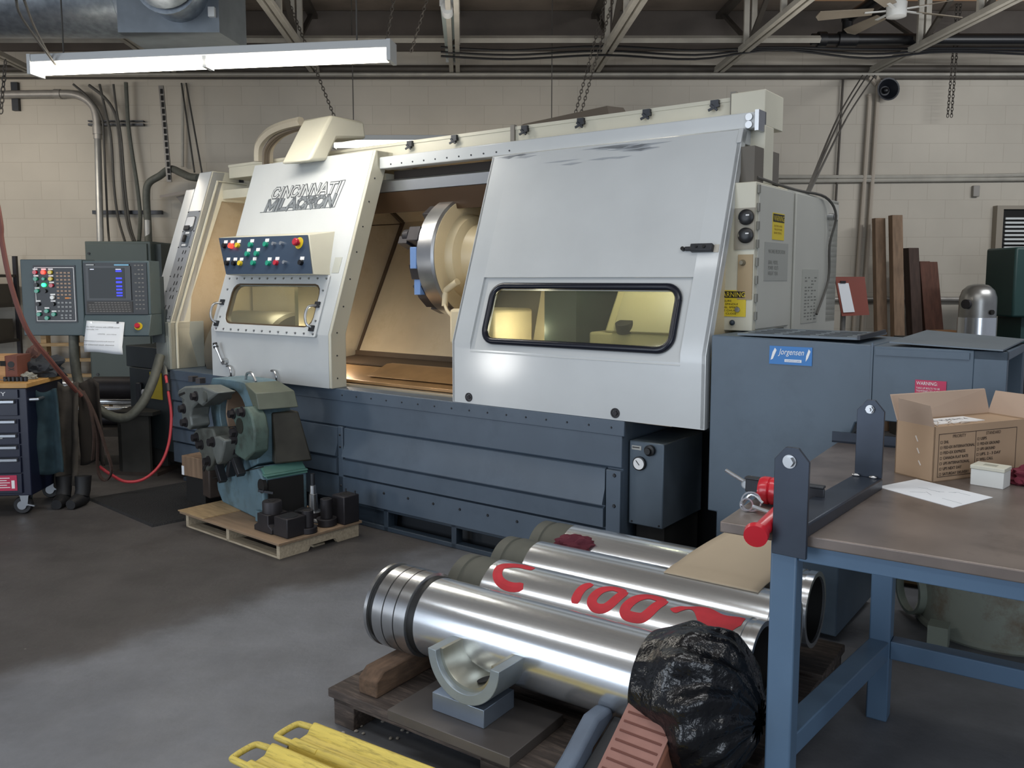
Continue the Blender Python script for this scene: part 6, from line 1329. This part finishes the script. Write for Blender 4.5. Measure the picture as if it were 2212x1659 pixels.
MB().lathe([(.016, 0), (.02, 0), (.02, .006), (.016, .006)], (-.01, 0, .022), (.3, -1, .1), 20, close=True).lathe([(.026, 0), (.030, 0), (.030, .008), (.026, .008)], (-.0, .012, .03), (.3, -1, .1), 20, close=True).build('ring', CHROME, sk_)
MB().tube([(.01, 0, .018), (.07, -.01, .010)], .006, 8).cyl((.07, -.01, .010), (.078, -.011, .012), .014, n=14).build('screw', CHROME, sk_); MB().tube([(-.03, .01, .012), (.0, .015, .05), (.035, .01, .03)], .005, 8, 4).build('wire_loop', STEEL, sk_)
# under the table: drum, ring, crate
dm = thing('white_drum', 'dirty white drum with rust stains under the table at the right', 'drum', TW(.575, 2.10, 0), TA)
MB().lathe([(.30, 0), (.325, .0), (.335, .012), (.335, .03), (.325, .04), (.325, .60), (.335, .61), (.335, .63), (.32, .64), (.30, .64)], (0, 0, 0), (0, 0, 1), 64).build('drum_body', DRUMW, dm)
MB().lathe([(.10, -.006), (.115, -.006), (.115, .03), (.10, .03)], (-.335, -.10, .14), (-.8, -.6, 0), 28, close=True).build('lever_ring', M('pale_ring_band', '8c9488', .5), dm)
b = MB()
for k in range(5): b.bar(Vector((-.326*math.cos(.9+k*.03), -.326*math.sin(.9+k*.03), .40)), Vector((-.326*math.cos(.92+k*.03), -.326*math.sin(.92+k*.03), .44)), .006, .003)
b.build('stencil_mark', INK, dm)
MB().box(-.23, -.15, -.42, -.33, .0, .10).build('foot_tab', M('pale_ring_band', '8c9488', .5), dm)
cr = thing('wooden_crate', 'low wooden crate on the floor in the dark behind the table legs', 'crate', TW(.02, 2.42, 0), TA+4)
MB().box(-.16, .34, 0, .03, .02, .17).build('board', WOOD, cr); MB().box(-.16, .34, .03, .30, .0, .17).build('crate_body', BRWOOD, cr); MB().box(-.12, .16, -.004, 0, .04, .12).build('opening', GAP, cr)

# ------------------------------------------------------------------ right background
st_ = thing('sign_stand', 'red-brown board with a clipboard on a thin post behind the lathe', 'stand', (2.82, 7.2, 0), 0)
MB().tube([(0, .02, 0), (.0, .02, 1.32)], .022, 10).build('post', M('post_grey', '6a6864', .5), st_); MB().box(-.15, .15, -.12, .16, 0, .02).build('foot', M('post_grey', '6a6864', .5), st_)
bd_ = MB().hexa([(-.04, -.06, 1.29), (.19, -.06, 1.30), (.19, -.045, 1.30), (-.04, -.045, 1.29)], [(-.08, .02, 1.62), (.17, .02, 1.62), (.17, .04, 1.62), (-.08, .04, 1.62)]).build('board', REDBROWN, st_)
MB().hexa([(-.03, -.062, 1.32), (.065, -.062, 1.325), (.065, -.055, 1.325), (-.03, -.055, 1.32)], [(-.06, .008, 1.57), (.03, .008, 1.57), (.03, .016, 1.57), (-.06, .016, 1.57)]).build('clipboard_sheet', PAPER, bd_)
MB().box(-.04, .005, -.0, .01, 1.565, 1.585).build('clip', BLKOX, bd_)
for k, (x0, x1, dx, y, z1, th, m, lb) in enumerate(((3.99, 4.10, -.00, 9.0, 2.27, .10, 'BR1', 'tallest brown timber leaning on the right wall, front one'), (3.88, 3.99, .0, 9.16, 2.25, .09, 'BR1', 'tall brown timber leaning on the wall just left of the tallest'),
    (4.20, 4.31, .03, 9.05, 1.93, .14, 'BR2', 'dark medium timber leaning on the right wall'), (4.35, 4.46, .08, 9.10, 1.79, .07, 'BR3', 'shorter reddish-brown timber leaning right of the dark one'), (4.46, 4.55, .09, 9.12, 1.785, .07, 'BR3', 'rightmost reddish-brown timber leaning on the wall'))):
    mm = {'BR1': BRWOOD, 'BR2': M('dark_brown_timber', '41312a', .8, 0, .3, 3, .3, (10, 10, 1.2)), 'BR3': M('red_brown_timber', '59392d', .8, 0, .25, 3, .3, (10, 10, 1.2))}[m]
    one(MB().hexa([(x0+dx, y-.32, 0), (x1+dx, y-.32, 0), (x1+dx, y-.32+th, 0), (x0+dx, y-.32+th, 0)], [(x0, y, z1), (x1, y, z1), (x1, y+th, z1), (x0, y+th, z1)]), 'leaning_timber', mm, lb, 'timber', 'timbers leaning on the wall', bevel=.004)
tk = thing('steel_tank', 'shiny dome-topped steel cylinder standing behind the conveyor', 'tank', (4.17, 7.6, 0), 0)
MB().cyl((0, 0, .4), (0, 0, 1.26), .158, n=48).cyl((0, 0, 0), (0, 0, .4), .10, n=24).build('cylinder', CHROME, tk)
MB().lathe([(.152, 1.26), (.152, 1.40), (.15, 1.44), (.13, 1.50), (.09, 1.54), (.04, 1.556), (.005, 1.558)], (0, 0, 0), (0, 0, 1), 48).build('dome', M('brushed_dome', '9a9a98', .35, .9, .1, 10), tk)
MB().lathe([(.02, 0), (.042, 0), (.042, .03), (.02, .03)], (-.13, -.07, 1.38), (-.88, -.48, 0), 24).build('port', BLKOX, tk); MB().cyl((.04, -.148, 1.31), (.045, -.165, 1.31), .022, n=16).build('side_hole', GAP, tk)
MB().cyl((.03, -.07, 1.53), (.03, -.075, 1.542), .025, n=16).build('filler_cap', STEEL, tk)
mc = thing('green_machine', 'dark green machine housing at the far right edge', 'machine', (4.72, 8.0, 0), 0)
MB().box(0, .7, 0, .5, 1.24, 1.90).build('head', M('dark_green_machine_paint', '1e3b39', .45, 0, .08, 4), mc, bevel=.02); MB().box(.15, .65, .1, .5, 0, 1.24).build('column', M('dark_green_machine_paint', '1e3b39', .45), mc)
MB().box(-.28, .2, -.3, .3, .84, .92).box(-.25, .5, -.25, .25, 0, .84).build('base', BLKOX, mc, bevel=.01)
one(MB().box(0, .24, 0, .20, 0, .14), 'teal_motor', M('teal_motor_paint', '22413f', .5), 'dark teal motor lump right of the steel tank', 'motor', loc=(4.30, 7.9, .92), bevel=.03)
one(MB().box(0, .20, 0, .14, 0, .07), 'brown_carton', M('brown_carton_board', '7d5a3a', .8), 'small brown carton between the timbers and the steel tank', 'carton', loc=(4.24, 8.45, 1.02))
one(MB().box(0, .9, 0, .4, 0, 1.02), 'low_bench', M('dark_bench', '3a3835', .7), 'low dark bench behind the conveyor carrying the brown carton', 'bench', loc=(3.95, 8.35, 0))
bn = thing('cluttered_bench', 'dark bench with papers at the far right edge under the green machine', 'bench', (4.05, 6.3, 0), 0)
MB().box(0, 1.0, 0, .5, .88, .92).build('bench_top', M('light_bench_top', '8a8378', .7), bn)
for x in (.03, .93): MB().box(x, x+.05, .05, .1, 0, .88).build('leg', BLKOX, bn)
